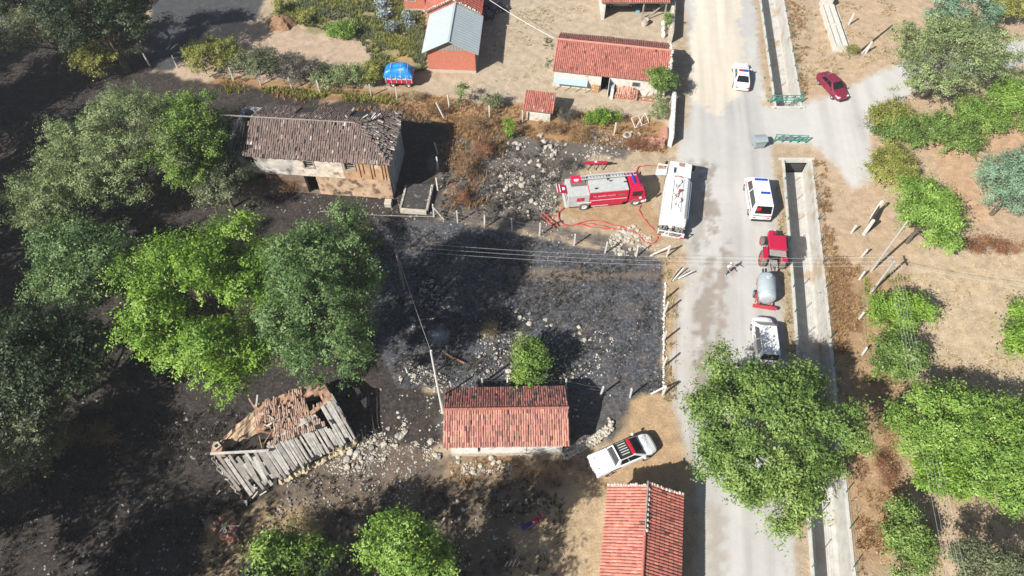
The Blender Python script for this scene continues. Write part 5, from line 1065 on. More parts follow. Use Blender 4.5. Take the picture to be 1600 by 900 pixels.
def yard_things():
    p = px(1012, 20); t = thing('work_table', 'wooden table with crates standing before the garage', 'table', p); part('top', t, M_WOOD, (-.8, .8, -.35, .35, .75, .82))
    for x in (-.7, .65):
        for y in (-.3, .25): part('leg', t, M_WOOD, (x, x+.06, y, y+.06, 0, .749))
    s = thing('blue_crate', 'small blue crate at the end of the work table', 'crate', px(996, 19)); part('crate', s, mat('crate_blue', (.2, .42, .58)), (-.25, .25, -.2, .2, 0, .45), bevel=.02)
    d = thing('drum', 'rusty and white drum standing in the yard', 'drum', px(1007, 39)); e = MB(); e.lathe([(.42, 0), (.42, .35), (.45, .36), (.42, .38), (.42, .8), (.38, .8), (.36, .7), (.001, .7)], (0, 0, 0), 'z', 20); e.build('drum', mat('pale_drum', (.5, .44, .38), .6, var=.3, scale=2, stain=((.15, .1, .08), 2, .52)), d)
    s = thing('timber_beam', 'long timber leaning from the garage towards the wall', 'timber', px(1006, 33)); MB().beam((0, 0, .1), (2.9, 1.6, 1.7), .14).build('beam', M_WOOD, s)
    for k in range(3):
        s = thing('feed_sack', 'white feed sack leaning on the roadside stone wall', 'sack', px(1036, 40+k*9), k, 'white sacks by the stone wall'); e = MB(); e.lathe([(.001, 0), (.3, .03), (.34, .3), (.28, .6), (.1, .72), (.12, .8), (.001, .8)], (0, 0, 0), 'z', 14); o = e.build('sack', mat('white_sack', (.68, .67, .64), .8, var=.12), s, smooth=True); o.scale = (.9, .7, 1)
    for k, (x, y) in enumerate(((760, 12), (771, 20), (764, 30), (783, 16))):
        s = thing('farm_scrap', ['dark plough frame in the shadow of the tiled house', 'dark harrow in the shadow of the tiled house', 'violet grey seed drill in the shade of the brick outhouse', 'dark cultivator at the edge of the house shadow'][k], 'machinery', px(x, y), k)
        m = mat('scrap_violet', (.10, .09, .13), .6, var=.3)
        for j in range(7): MB().beam((random.uniform(-.9, .9), random.uniform(-.6, .6), random.uniform(.1, .9)), (random.uniform(-.9, .9), random.uniform(-.6, .6), random.uniform(.1, .7)), .12, .1).build('bar', m, s)
        part('frame', s, m, (-.9, .9, -.1, .1, .35, .55)); part('hopper', s, m, (-.4, .4, -.35, .3, .551, .9), bevel=.05); 
        for y2 in (-.5, .5): wheel(s, 0, y2, .35, .15)
    s = thing('bed_frame_scrap', 'rusty rectangular bed frame leaning in the weeds', 'frame', px(1003, 197), .5)
    for a1, b1 in (((-.9, 0, .1), (.9, 0, .1)), ((-.9, .9, .8), (.9, .9, .8)), ((-.9, 0, .1), (-.9, .9, .8)), ((.9, 0, .1), (.9, .9, .8)), ((-.9, 0, .1), (.9, .9, .8)), ((0, 0, .1), (0, .9, .8))): MB().beam(a1, b1, .06).build('bar', M_CONCP, s)
    s = thing('old_tyre', 'pale worn tyre lying on the rubble by the frame', 'tyre', px(980, 213)); e = MB(); e.lathe([(.25, -.1), (.42, -.12), (.5, 0), (.42, .12), (.25, .1)], (0, 0, .15), 'z', 20); e.build('tyre', mat('pale_tyre', (.42, .4, .38), .9), s)
    s = thing('straw_heap', 'rounded heap of brown straw and earth in the garden', 'heap', px(440, 38)); b = MB(); n = 14; vs = []; fs = []
    for i in range(8):
        for j in range(n): 
            r = 1.6*(1-i/7.5)*(1+.15*math.sin(j*2.3)); vs.append((r*math.cos(j*6.283/n)*1.2, r*math.sin(j*6.283/n), 1.1*math.sin(i/7*1.57)+random.uniform(-.06, .06)))
    for i in range(7):
        for j in range(n): fs.append((i*n+j, i*n+(j+1) % n, (i+1)*n+(j+1) % n, (i+1)*n+j))
    b.add(vs, fs); b.build('heap', mat('straw_brown', (.28, .16, .09), .95, var=.35, scale=4, bump=.8), s)
    s = thing('woodpile_rubble', 'heap of broken red bricks and grey sticks at the forest edge', 'heap', px(360, 828)); rb = random.Random(9); b = MB()
    for k in range(16): rock(b, (rb.uniform(-1, 1), rb.uniform(-.8, .8), rb.uniform(.05, .4)), rb.uniform(.2, .4), rb)
    b.build('bricks', mat('brick_red', (.36, .15, .1), .9, var=.3), s)
    for k in range(9): MB().beam((rb.uniform(-1, 1), rb.uniform(-.8, .8), .35), (rb.uniform(-1.2, 1.2), rb.uniform(-1, 1), .55), .07, .05).build('stick', M_WOOD, s)
    s = thing('roof_remnant', 'dark wooden cross of burnt beams in the field stones', 'beams', px(700, 568)); MB().beam((-.9, -.7, .1), (.9, .5, .2), .1).build('beam', M_DARKWOOD, s); MB().beam((-.3, .9, .15), (1.4, -.1, .25), .1).build('beam', mat('rust_wood', (.33, .17, .09)), s)
yard_things()

# ------------------------------------------------------------------ stones
def stones():
    protos = []
    for k in range(7):
        bm = bmesh.new(); bmesh.ops.create_icosphere(bm, subdivisions=2, radius=1); r = random.Random(k)
        ph = [r.uniform(0, 6) for _ in range(6)]
        for v in bm.verts:
            c = v.co; f = 1+.24*math.sin(2.3*c.x+ph[0])+.22*math.sin(2.7*c.y+ph[1])+.15*math.sin(3*c.z+ph[2]*2)+r.uniform(-.12, .12); q = Vector((c.x*1.15*f, c.y*.85*f, c.z*.7*f)); q.z = min(q.z, .5+.1*math.sin(ph[3])); q.x = min(q.x, .85+.2*math.sin(ph[4])); v.co = q
        me = bpy.data.meshes.new('boulder'); bm.to_mesh(me); bm.free(); protos.append(me)
    cream = mat('cream_stone', (.47, .43, .36), .9, var=.25, scale=2.5, bump=.4, bscale=6); grey = mat('grey_stone', (.27, .255, .235), .9, var=.3, scale=2.5, bump=.4, bscale=6)
    pm = []
    for i, me in enumerate(protos):
        for m in (cream, grey): q = me.copy(); q.materials.append(m); pm.append(q)
    piles = [
     (poly((790,225),(850,210),(880,250),(862,335),(815,345),(780,300)), 38, .22, .5, 'pale boulder in the ash between the dry bushes and the fire engine tail', 'boulders behind the fire engine', 1.0),
     (poly((835,205),(1000,205),(1010,235),(930,255),(850,250)), 34, .18, .42, 'pale boulder on the burnt slope below the garden vine', 'boulders below the vine', 1.0),
     (poly((945,358),(990,352),(1032,385),(1020,402),(960,398)), 46, .2, .42, 'cream boulder in the heap between the tanker and the burnt field', 'boulders by the tanker', 1.0),
     (poly((750,500),(800,480),(960,520),(955,590),(900,600),(735,602),(740,560)), 46, .16, .4, 'pale boulder scattered around the small tree in the burnt field', 'boulders in the burnt field', .8),
     (poly((655,440),(720,430),(725,470),(640,520)), 12, .2, .45, 'sooty boulder of the old ring in the shaded burnt ground', 'boulders in the shaded ground', .1),
     (poly((510,725),(560,690),(630,640),(640,670),(600,720),(540,745)), 26, .22, .5, 'pale boulder tumbled beside the collapsed shed', 'boulders by the collapsed shed', .8),
     (poly((640,560),(700,590),(690,612),(620,595)), 12, .18, .35, 'pale boulder lying under the shed pole', 'boulders under the shed pole', .7),
     (poly((700,712),(800,712),(800,742),(705,742)), 14, .15, .32, 'pale boulder below the white front of the tiled shed', 'boulders below the tiled shed', .8),
     (poly((560,770),(860,780),(900,880),(720,880)), 14, .12, .26, 'pale stone on the shaded yard ground', 'stones on the shaded yard', .6),
     (poly((640,690),(690,690),(690,715),(645,710)), 4, .3, .48, 'large rounded boulder left of the tiled shed', 'large boulders by the tiled shed', .9)]
    r = random.Random(12)
    for P, n, r0, r1, lab, grp, pale in piles:
        xs = [p[0] for p in P]; ys = [p[1] for p in P]; c = 0
        while c < n:
            x, y = r.uniform(min(xs), max(xs)), r.uniform(min(ys), max(ys))
            if sdpoly(np.array([x]), np.array([y]), P)[0] < 0: continue
            c += 1; s = .72*(r0+(r1-r0)*r.random()**2.2); k = r.randrange(7)*2+(0 if r.random() < pale else 1)
            o = mobj('boulder', pm[k], None); o.location = (x, y, s*.25); o.scale = (s, s*r.uniform(.8, 1.1), s*r.uniform(.8, 1.2)); o.rotation_euler = (r.uniform(-.3, .3), r.uniform(-.3, .3), r.uniform(0, 6.28)); tag(o, lab, 'boulder', grp)
    def scatter(name, label, zones, m, seed):
        r = random.Random(seed); b = MB()
        for P, n, a, z in zones:
            xs = [p[0] for p in P]; ys = [p[1] for p in P]; c = 0
            cx, cy = np.array([r.uniform(min(xs), max(xs)) for _ in range(n*4)]), np.array([r.uniform(min(ys), max(ys)) for _ in range(n*4)])
            dens = fbm(cx*.6, cy*.6, 3, seed); ok = (sdpoly(cx, cy, P) > 0) & (dens > .46)
            for x, y in list(zip(cx[ok], cy[ok]))[:n]: rock(b, (x, y, a*.1), a*r.uniform(.4, 1.5), r)
        o = b.build(name, m); return tag(o, label, 'stones', None, 'stuff')
    Z = [(P, n*14, .07, 0) for P, n, *_ in piles]+[(poly((690,220),(1010,205),(870,340),(1000,400),(690,350)), 420, .08, 0), (poly((600,580),(960,600),(960,690),(640,740),(500,760)), 320, .08, 0), (poly((480,690),(700,700),(640,780),(430,800)), 360, .07, 0)]
    scatter('rubble', 'pale broken rubble strewn over the burnt ground', Z, cream, 5)
    scatter('sooty_rubble', 'dark sooty rubble strewn over the burnt ground', [(poly((585,345),(1035,405),(1035,615),(620,600)), 600, .07, 0), (poly((400,660),(700,690),(640,800),(400,830)), 350, .08, 0), (poly((400,270),(680,300),(690,350),(420,330)), 260, .09, 0), (poly((690,225),(870,225),(870,340),(690,340)), 300, .08, 0), (poly((0,600),(380,640),(350,900),(0,900)), 400, .09, 0)], grey, 6)
    scatter('road_gravel', 'loose gravel along the road margin', [(poly((1062,250),(1110,250),(1100,640),(1058,640)), 260, .05, 0), (poly((1262,240),(1320,300),(1310,560),(1280,560)), 240, .06, 0), (poly((1320,560),(1400,560),(1400,900),(1335,900)), 240, .06, 0), (poly((1085,780),(1110,780),(1110,900),(1085,900)), 60, .05, 0)], mat('gravel_tan', (.44, .36, .27), .95, var=.25), 8)
stones()

# ------------------------------------------------------------------ vegetation
def leaf_mesh(name, C, Rd, n, size, r, squash=.85, asp=.5, up=.5, shell=.38, per=36, spread=1.55):
    """leaves gathered in sprays; the sprays stand on and inside the lobes of the crown"""
    C = np.asarray(C); Rd = np.asarray(Rd); p = Rd**2/np.sum(Rd**2); nc = max(3, n//per); k = r.choice(len(C), nc, p=p)
    d = r.normal(size=(nc, 3)); d /= np.linalg.norm(d, axis=1, keepdims=True); low = d[:, 2] < -.3; d[low, 2] *= -1
    rad = Rd[k]*(1-shell*r.random(nc)**1.4); far = r.random(nc) < .14; rad = np.where(far, Rd[k]*r.uniform(1.0, 1.4, nc), rad)
    cc = C[k]+d*rad[:, None]*np.array([1, 1, squash]); ct = r.random(nc); cs = r.uniform(.6, 1.5, nc)
    j = r.integers(0, nc, n); u = r.normal(0, 1, (n, 3))
    ax = d+r.normal(0, .5, (nc, 3)); ax /= np.linalg.norm(ax, axis=1, keepdims=True)
    pos = cc[j]+u*(size*spread*.55*cs[j])[:, None]*np.array([1, 1, .5])+ax[j]*(r.normal(0, .9, n)*size*spread*cs[j])[:, None]
    cn = d+np.array([0, 0, up])+r.normal(0, .35, (nc, 3)); nn = cn[j]+r.normal(0, .42, (n, 3)); nn /= np.linalg.norm(nn, axis=1, keepdims=True)
    a = np.cross(nn, r.normal(size=(n, 3))); a /= np.linalg.norm(a, axis=1, keepdims=True); b = np.cross(nn, a)
    l = size*r.uniform(.55, 1.35, n)[:, None]; w_ = l*asp
    V = np.stack([pos-a*l*.5, pos+b*w_*.5+a*l*.06, pos+a*l*.5-nn*l*.12, pos-b*w_*.5+a*l*.06], 1).reshape(-1, 3)
    V[:, 2] = np.maximum(V[:, 2], .03)
    me = np_mesh(name, V, np.arange(n*4).reshape(-1, 4)); lt = r.random(len(C))
    set_face_attr(me, 'tint', np.clip(.5+.4*(lt[k[j]]-.5)+.5*(ct[j]-.5)+r.normal(0, .17, n), 0, 1)); return me
G_ = lambda d, m, l: (d, m, l)
PAL = {
 'sunny': ((.075, .14, .02), (.165, .285, .045), (.31, .43, .10)),
 'lime': ((.065, .13, .014), (.15, .27, .03), (.28, .41, .065)),
 'yellowgreen': ((.11, .13, .025), (.22, .235, .05), (.36, .35, .10)),
 'green': ((.05, .095, .02), (.13, .215, .045), (.27, .36, .10)),
 'fresh': ((.06, .125, .02), (.145, .245, .04), (.28, .385, .09)),
 'locust': ((.045, .09, .028), (.105, .180, .056), (.20, .29, .11)),
 'olive': ((.065, .08, .04), (.135, .16, .08), (.24, .265, .145)),
 'paleolive': ((.085, .12, .045), (.19, .245, .095), (.34, .39, .19)),
 'dark': ((.014, .028, .012), (.032, .055, .022), (.075, .105, .042)),  # leaf colours darkened to paint in the shade of the wood
 'bluegreen': ((.07, .14, .085), (.16, .27, .17), (.30, .42, .28)),
 'dry': ((.16, .09, .04), (.30, .18, .085), (.45, .30, .15)),
 'grey': ((.06, .055, .045), (.13, .12, .095), (.24, .22, .18)),
 'straw': ((.24, .19, .10), (.38, .30, .17), (.52, .43, .27)),
 'rust': ((.14, .06, .03), (.26, .12, .06), (.38, .2, .1)),
 'purple': ((.13, .16, .16), (.26, .31, .32), (.45, .50, .54)),
 'char': ((.02, .019, .018), (.05, .047, .042), (.13, .12, .105)),
}
M_BARK = mat('bark', (.13, .105, .08), .95, var=.3, scale=5, bump=.6, bscale=15); M_PALEBARK = mat('pale_bark', (.36, .32, .27), .9, var=.25, scale=5, bump=.4)
def tree(name, label, cx, cy, hx, hy, H, pal, n, size=.26, lobes=38, cat='tree', group=None, lr=(.22, .38), zc=None, asp=.5, up=.5, seed=None, bark=None, world=None, shape=None, rz=None, shell=.38, squash=.85, bare=0):
    seed = seed if seed is not None else int(cx*7+cy*13) % 9973; r = np.random.default_rng(seed); rr = random.Random(seed)
    zc = zc if zc is not None else H*.6
    if world is None:
        c = px(cx, cy, zc); dep = c.y*C_-(zc-CAMH)*S_; sc = FPX/dep; rx = hx/sc; ry = hy/sc/.97
    else: c = Vector((*world, zc)); rx, ry = hx, hy
    rz = rz or (H-zc)
    t = thing(name, label, cat, (c.x, c.y, 0), 0, group)
    C = []; Rd = []; ph = [rr.uniform(0, 6.28) for _ in range(4)]
    for i in range(lobes):
        ga = i*2.39996+rr.uniform(-.4, .4); zz = 1-(i+.5)/lobes*1.55; zz = max(-.6, min(1, zz+rr.uniform(-.1, .1))); q = math.sqrt(max(0, 1-zz*zz))
        out = 1+.12*math.sin(2*ga+ph[0])+.15*math.sin(3*ga+ph[1])+.10*math.sin(5*ga+ph[2]); lrr = rr.uniform(*lr)*min(rx, ry)
        f = rr.uniform(.78, 1.02) if rr.random() < .8 else rr.uniform(.35, .75)
        C.append((math.cos(ga)*q*max(.1, rx*out-lrr)*f, math.sin(ga)*q*max(.1, ry*out-lrr)*f, max(lrr*.5, zc+zz*max(.1, rz-lrr*.8)*f))); Rd.append(lrr)
    me = leaf_mesh('crown', C, Rd, n, size, r, squash, asp, up, shell); mobj('crown', me, leafmat('leaf_'+pal, *PAL[pal]), t)
    b = MB(); R0 = max(.03, H*.024); zb = zc*.55
    b.tube([(0, 0, -.1), (rr.uniform(-.1, .1)*R0, .0, zb*.5), (rr.uniform(-.3, .3), rr.uniform(-.3, .3), zb)], [R0*1.25, R0, R0*.75], 8)
    for i in range(0, lobes, max(1, lobes//14)):
        e = Vector(C[i]); s = Vector((0, 0, zb*rr.uniform(.6, 1))); m_ = s.lerp(e, .5)+Vector((rr.uniform(-.3, .3), rr.uniform(-.3, .3), .1*H*rr.random())); b.tube([s, m_, e], [R0*.5, R0*.3, R0*.1], 6)
        for j in range(2): b.tube([m_, m_.lerp(e, .8)+Vector((rr.uniform(-1, 1), rr.uniform(-1, 1), rr.uniform(-.2, .7)))*Rd[i]], [R0*.22, R0*.06], 5)
    b.build('trunk', bark or M_BARK, t); return t

# large trees
tree('walnut_tree', 'large bright lime green broadleaf tree beside the collapsed shed', 332, 474, 140, 160, 12.5, 'lime', 70000, 0.228, 64, lr=(.13, .25), zc=7.8)
tree('locust_tree', 'broad mid green feathery tree shading the burnt field', 508, 464, 116, 140, 16, 'locust', 64000, .20, 66, lr=(.14, .27), zc=9.5, shell=.6)
tree('willow_tree', 'pale olive feathery tree at the left end of the burnt house', 198, 228, 128, 102, 11.5, 'paleolive', 50000, .20, 60, zc=6.5, lr=(.14, .28), shell=.7, asp=.35)
tree('locust_tree', 'fresh green feathery tree in front of the burnt house gable', 298, 222, 64, 98, 10, 'fresh', 27000, .20, 40, zc=6, lr=(.2, .36), shell=.6)
tree('willow_tree', 'sage green feathery tree between the lime tree and the burnt house', 345, 285, 50, 54, 6, 'olive', 13000, .18, 26, zc=3.6, shell=.8)
tree('willow_tree', 'greyish pale tree at the edge of the dark wood', 92, 305, 88, 78, 9, 'paleolive', 28000, .20, 42, zc=5.5, lr=(.15, .3), shell=.7, asp=.35)
tree('locust_tree', 'dull green feathery tree sunk in shade below the pale trees', 135, 410, 108, 92, 8, 'locust', 30000, .22, 40, zc=4.5, lr=(.16, .3), shell=.6)
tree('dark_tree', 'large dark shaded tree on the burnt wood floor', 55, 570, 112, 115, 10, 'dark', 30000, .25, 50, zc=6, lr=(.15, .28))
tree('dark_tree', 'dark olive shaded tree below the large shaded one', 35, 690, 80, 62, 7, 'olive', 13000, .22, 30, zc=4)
tree('walnut_tree', 'large roadside tree with dense green crown overhanging road and canal', 1200, 678, 126, 150, 9.5, 'green', 90000, 0.220, 74, lr=(.12, .23), zc=5.6, seed=4)
tree('mulberry_tree', 'wide yellow green tree on the dry lot beside the wires', 1522, 688, 126, 108, 7.5, 'sunny', 73600, 0.198, 76, lr=(.12, .22), zc=4.2)
tree('mulberry_tree', 'lower tree with a sunlit lime edge beside the wires', 1470, 740, 46, 40, 5.0, 'lime', 13000, 0.198, 34, lr=(.16, .3), zc=3.4)
tree('lime_bush_tree', 'lime green small tree under the overhead wires', 1404, 490, 54, 36, 4.5, 'lime', 11000, .21, 28, zc=2.7)
tree('green_bush_tree', 'mid green small tree just below the lime one', 1403, 556, 48, 44, 4.2, 'green', 11000, .21, 30, zc=2.5)
tree('round_tree', 'dense round green tree casting a dark shadow on the dry slope', 1452, 332, 46, 66, 7, 'sunny', 19000, .23, 40, zc=4.4)
tree('conifer', 'blue green drooping conifer at the right of the slope', 1592, 286, 64, 64, 8, 'bluegreen', 24000, .22, 40, zc=4.5, asp=.3)
tree('grey_tree', 'large grey green tree spreading over the side road', 1482, 88, 94, 92, 9, 'paleolive', 40000, .20, 58, lr=(.14, .28), zc=5.2, bark=M_PALEBARK, shell=.7)
tree('grey_tree', 'grey green tree top at the bend of the side road', 1500, 20, 60, 38, 8, 'bluegreen', 14000, .20, 30, zc=5, shell=.7)
tree('green_shrub', 'low spreading green shrub bank below the grey tree', 1450, 207, 88, 40, 3, 'green', 24000, .2, 40, cat='shrub', zc=1.5)
tree('green_shrub', 'mid green shrub between the conifer and the grey tree', 1530, 185, 52, 40, 3.4, 'fresh', 13000, .2, 30, cat='shrub', zc=1.7)
tree('green_shrub', 'vivid green shrub bank beside the grey tree', 1585, 155, 48, 56, 4, 'sunny', 14000, .21, 30, cat='shrub', zc=2)
tree('yellow_shrub', 'yellow flowering shrub at the junction corner', 1392, 185, 38, 40, 3, 'yellowgreen', 11000, .18, 28, cat='shrub', zc=1.5)
tree('yellow_shrub', 'yellow drooping shrub above the round green tree', 1396, 258, 46, 52, 2.8, 'yellowgreen', 14000, .18, 34, cat='shrub', zc=1.4)
tree('yellow_shrub', 'pale yellow green tree top at the far side of the road', 1566, 14, 42, 22, 4, 'yellowgreen', 8000, .2, 22, zc=2.4)
tree('walnut_tree', 'green tree crown rising below the shaded yard', 636, 874, 84, 64, 13, 'sunny', 30000, 0.198, 36, zc=9, lr=(.16, .3))
tree('lime_sapling', 'pale green bushy tree beside the dry brush below the collapsed shed', 452, 884, 68, 54, 9, 'fresh', 15000, .22, 34, zc=6)
tree('green_bush_tree', 'upright green bush on the canal path under the wires', 1415, 840, 32, 64, 4, 'green', 10000, .21, 28, zc=2.2)
tree('olive_tree', 'grey green olive tree with open crown on the dry lot', 1545, 885, 70, 42, 6, 'olive', 11000, .17, 30, zc=4, bark=M_PALEBARK, shell=.8)
tree('lime_bush_tree', 'lime tree with open sunlit crown beyond the dry lot', 1605, 528, 45, 56, 4.5, 'lime', 9000, .23, 26, zc=2.6)
tree('small_tree', 'small half scorched green tree in the burnt field behind the shed', 832, 568, 36, 44, 4.2, 'fresh', 6500, .19, 26, zc=2.6)
tree('small_tree', 'pale half dead branches of the small field tree', 818, 560, 26, 38, 3.6, 'paleolive', 3200, .17, 18, zc=2.0)
tree('barn_tree', 'round green tree at the road corner of the barn', 1033, 124, 22, 25, 4, 'green', 6000, .19, 20, zc=2.8)
tree('pale_shrub', 'thin pale shrub growing by the white road wall', 1030, 166, 16, 26, 2.4, 'paleolive', 2000, .16, 14, cat='shrub', zc=1.4)
tree('wall_plant', 'leafy plant spilling over the stone boundary wall', 1044, 30, 8, 12, 2.6, 'fresh', 900, .16, 8, cat='plant', zc=1.9)
tree('garden_vine', 'bright green vine on the bank below the barn', 940, 184, 28, 13, 1.8, 'lime', 4200, .19, 18, cat='vine', zc=.9)
tree('grey_bush', 'leafless grey bush beside the small white shed', 884, 180, 26, 15, 1.6, 'grey', 2600, .2, 16, cat='bush', zc=.8, asp=.15)
tree('green_clump', 'yellow green sapling among the orange dry grass', 795, 201, 10, 18, 2, 'lime', 900, .2, 8, cat='plant', zc=1)
tree('yard_sapling', 'thin green sapling in the yard beside the brick outhouse', 720, 146, 10, 16, 2.6, 'green', 900, .18, 8, cat='plant', zc=1.4)
tree('yard_bush', 'dark leafy bush beside the yard fence', 772, 158, 20, 14, 1.8, 'olive', 1800, .18, 12, cat='bush', zc=.9)
# top left
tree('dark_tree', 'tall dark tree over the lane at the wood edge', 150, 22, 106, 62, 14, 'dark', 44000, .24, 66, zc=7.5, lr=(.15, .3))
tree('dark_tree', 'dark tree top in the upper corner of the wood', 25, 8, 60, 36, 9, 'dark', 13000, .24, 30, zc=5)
tree('olive_tree', 'olive grey tree beside the propped white post', 72, 48, 72, 48, 7, 'olive', 16000, .2, 36, zc=4, shell=.7)
tree('yellow_shrub', 'round yellow green shrub at the wood edge', 150, 94, 38, 36, 4.4, 'yellowgreen', 9000, .2, 26, cat='shrub', zc=2.2)
tree('hedge_shrub', 'feathery yellow green shrub in the garden hedge', 328, 86, 54, 38, 4, 'yellowgreen', 12000, .18, 34, cat='shrub', zc=2)
tree('hedge_shrub', 'dull grey green shrub in the middle of the garden hedge', 402, 100, 44, 36, 3.2, 'olive', 9000, .17, 30, cat='shrub', zc=1.5)
tree('hedge_shrub', 'grey shadowy shrub with thin leaves in the garden hedge', 460, 108, 44, 30, 3, 'grey', 8000, .17, 28, cat='shrub', zc=1.4)
tree('hedge_shrub', 'pale green shrub at the low end of the garden hedge', 540, 120, 42, 28, 2.8, 'paleolive', 9000, .17, 28, cat='shrub', zc=1.3)
tree('hedge_shrub', 'small sage shrub between the taller hedge shrubs', 500, 118, 22, 22, 2.2, 'olive', 3600, .17, 16, cat='shrub', zc=1.0)
tree('hedge_shrub', 'golden green shrub beside the tarpaulin trailer', 583, 112, 19, 28, 3, 'yellowgreen', 5000, .17, 18, cat='shrub', zc=1.5)
tree('garden_bush', 'dense vivid green bush in the bare garden plot', 532, 48, 24, 17, 1.7, 'fresh', 5000, .19, 18, cat='bush', zc=.8)
tree('garden_bush', 'small yellow green bush by the straw heap', 474, 28, 14, 12, 1.6, 'yellowgreen', 1700, .17, 10, cat='bush', zc=.8)
tree('garden_bush', 'yellow leaved bush by the shaded lane', 436, 10, 10, 12, 2, 'yellowgreen', 1400, .17, 8, cat='bush', zc=1)
# beyond the frame: the trees whose shade falls across the lower left
for i, (x, y, h_) in enumerate(((-50, 18, 15), (-43, 11, 15), (-35, 4, 15), (-24, 2.5, 14), (-55, 28, 15), (-60, 39, 15), (-66, 52, 15), (-72, 62, 14), (-11, 4.2, 13.5), (-60, 22, 16), (-58, 47, 16), (-54, 37, 16), (-63, 57, 16))):
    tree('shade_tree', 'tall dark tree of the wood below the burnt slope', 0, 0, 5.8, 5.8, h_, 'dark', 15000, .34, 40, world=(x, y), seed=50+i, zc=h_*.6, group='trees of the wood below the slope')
# dry scorched bushes
DRY = [(742, 192, 30, 20, 2.0, 'dry', 'orange scorched bush on the bank above the black ash'), (725, 262, 22, 26, 2.2, 'dry', 'tall orange scorched bush beside the leaning posts'), (716, 305, 16, 22, 1.6, 'rust', 'rust brown scorched bush near the stone platform'), (755, 232, 24, 18, 1.6, 'rust', 'brown scorched bush in the black ash'), (905, 212, 26, 12, 1.2, 'dry', 'low orange dry bush below the vine'), (862, 200, 26, 12, 1.3, 'dry', 'low orange dry bush below the small shed'), (768, 325, 10, 10, .9, 'grey', 'small grey burnt bush above the fence'), (648, 150, 18, 12, 1.3, 'straw', 'pale dry bush at the trailer drawbar'), (676, 172, 22, 12, 1.3, 'dry', 'orange dry bush by the leaning concrete post'), (1330, 78, 12, 10, 1.4, 'yellowgreen', 'yellowed weed clump at the foot of the trough'), (765, 515, 12, 14, 1.0, 'straw', 'straw coloured weed clump in the burnt field'), (400, 300, 46, 30, 2.6, 'grey', 'grey leafless thicket under the burnt house wall'), (440, 280, 40, 24, 2.6, 'rust', 'brown scorched thicket against the burnt house wall'), (1555, 385, 55, 20, 1.0, 'rust', 'reddish dry weeds on the upper dry lot'), (1385, 740, 16, 26, 1.5, 'rust', 'rusty brown brush heap beside the canal path'), (350, 360, 50, 28, 2.4, 'grey', 'grey scorched brush behind the bright green tree'), (470, 820, 34, 22, 1.4, 'straw', 'straw coloured dry grass clump at the wood edge'), (900, 288, 14, 14, .9, 'rust', 'tangle of brown twigs behind the plough'), (885, 258, 18, 14, .9, 'grey', 'tangle of grey twigs in the ash by the plough'), (120, 680, 60, 22, 1.2, 'dry', 'dull tan brush under the large shaded tree'), (1000, 225, 26, 14, .9, 'rust', 'brown dry weeds below the pink rubble step')]
for (x, y, hx, hy, h_, pal, lab) in DRY: tree('dry_bush', lab, x, y, hx, hy, h_, pal, int(95*hx), .22, 22, cat='bush', zc=h_*.5, asp=.14, up=.9, shell=.9, bark=M_PALEBARK)

def tufts(name, label, zones, pal, seed, bw=.035):
    r = np.random.default_rng(seed); VV = []; tt = []
    for P, n, h_ in zones:
        xs = np.array([p[0] for p in P]); ys = np.array([p[1] for p in P]); X = r.uniform(xs.min(), xs.max(), n*4); Y = r.uniform(ys.min(), ys.max(), n*4)
        ok = (sdpoly(X, Y, P) > 0) & (fbm(X*.5, Y*.5, 3, seed) > .44); ok &= ~((X > canal_left(Y)-.25) & (X < canal_left(Y)+CW+.25)) & ~((np.abs(X-canal_left(Y)-1.4) < 3) & (Y > 52.2) & (Y < 60.9)); X, Y = X[ok][:n], Y[ok][:n]; k = len(X); nb = 9
        X = np.repeat(X, nb); Y = np.repeat(Y, nb); a = r.uniform(0, 6.283, k*nb); hh = h_*r.uniform(.4, 1.3, k*nb); ln = hh*r.uniform(.2, .9, k*nb); x0 = X+r.normal(0, .08, k*nb); y0 = Y+r.normal(0, .08, k*nb); w_ = bw*r.uniform(.6, 1.4, k*nb)
        V = np.stack([np.stack([x0-np.sin(a)*w_, y0+np.cos(a)*w_, np.zeros(k*nb)], 1), np.stack([x0+np.sin(a)*w_, y0-np.cos(a)*w_, np.zeros(k*nb)], 1), np.stack([x0+np.cos(a)*ln, y0+np.sin(a)*ln, hh], 1)], 1); VV.append(V.reshape(-1, 3)); tt.append(np.repeat(r.random(k), nb)*.6+r.random(k*nb)*.4)
    V = np.concatenate(VV); me = np_mesh(name, V, np.arange(len(V)).reshape(-1, 3), 3); set_face_attr(me, 'tint', np.concatenate(tt)); o = mobj(name, me, leafmat('leaf_'+pal, *PAL[pal])); tag(o, label, 'grass', None, 'stuff')
tufts('dry_grass', 'orange dry grass on the banks and canal verges', [(poly((330, 118), (700, 155), (1040, 195), (1040, 240), (900, 225), (700, 205), (330, 135)), 1500, .35), (poly((1252, 225), (1285, 225), (1330, 560), (1290, 560)), 900, .3), (poly((1300, 400), (1345, 400), (1345, 520), (1290, 520)), 600, .35), (poly((1335, 640), (1400, 640), (1400, 900), (1340, 900)), 500, .25), (poly((1196, -20), (1260, 0), (1262, 150), (1240, 150)), 300, .25), (poly((690, 180), (800, 200), (760, 330), (690, 330)), 500, .45), (poly((700, 715), (930, 715), (900, 760), (700, 760)), 200, .2)], 'dry', 1)
tufts('straw_grass', 'pale straw grass on the dry lots and road margins', [(poly((1037, 400), (1058, 400), (1056, 640), (1037, 640)), 300, .2), (poly((1300, 560), (1450, 420), (1600, 400), (1600, 640), (1400, 640)), 700, .18), (poly((1250, 0), (1400, 0), (1390, 90), (1260, 140)), 500, .22), (poly((750, 10), (930, 10), (860, 50), (860, 130), (750, 130)), 350, .13), (poly((1210, 235), (1222, 235), (1246, 560), (1230, 560)), 250, .2), (poly((1455, 640), (1600, 800), (1600, 900), (1440, 900)), 250, .2)], 'straw', 2)
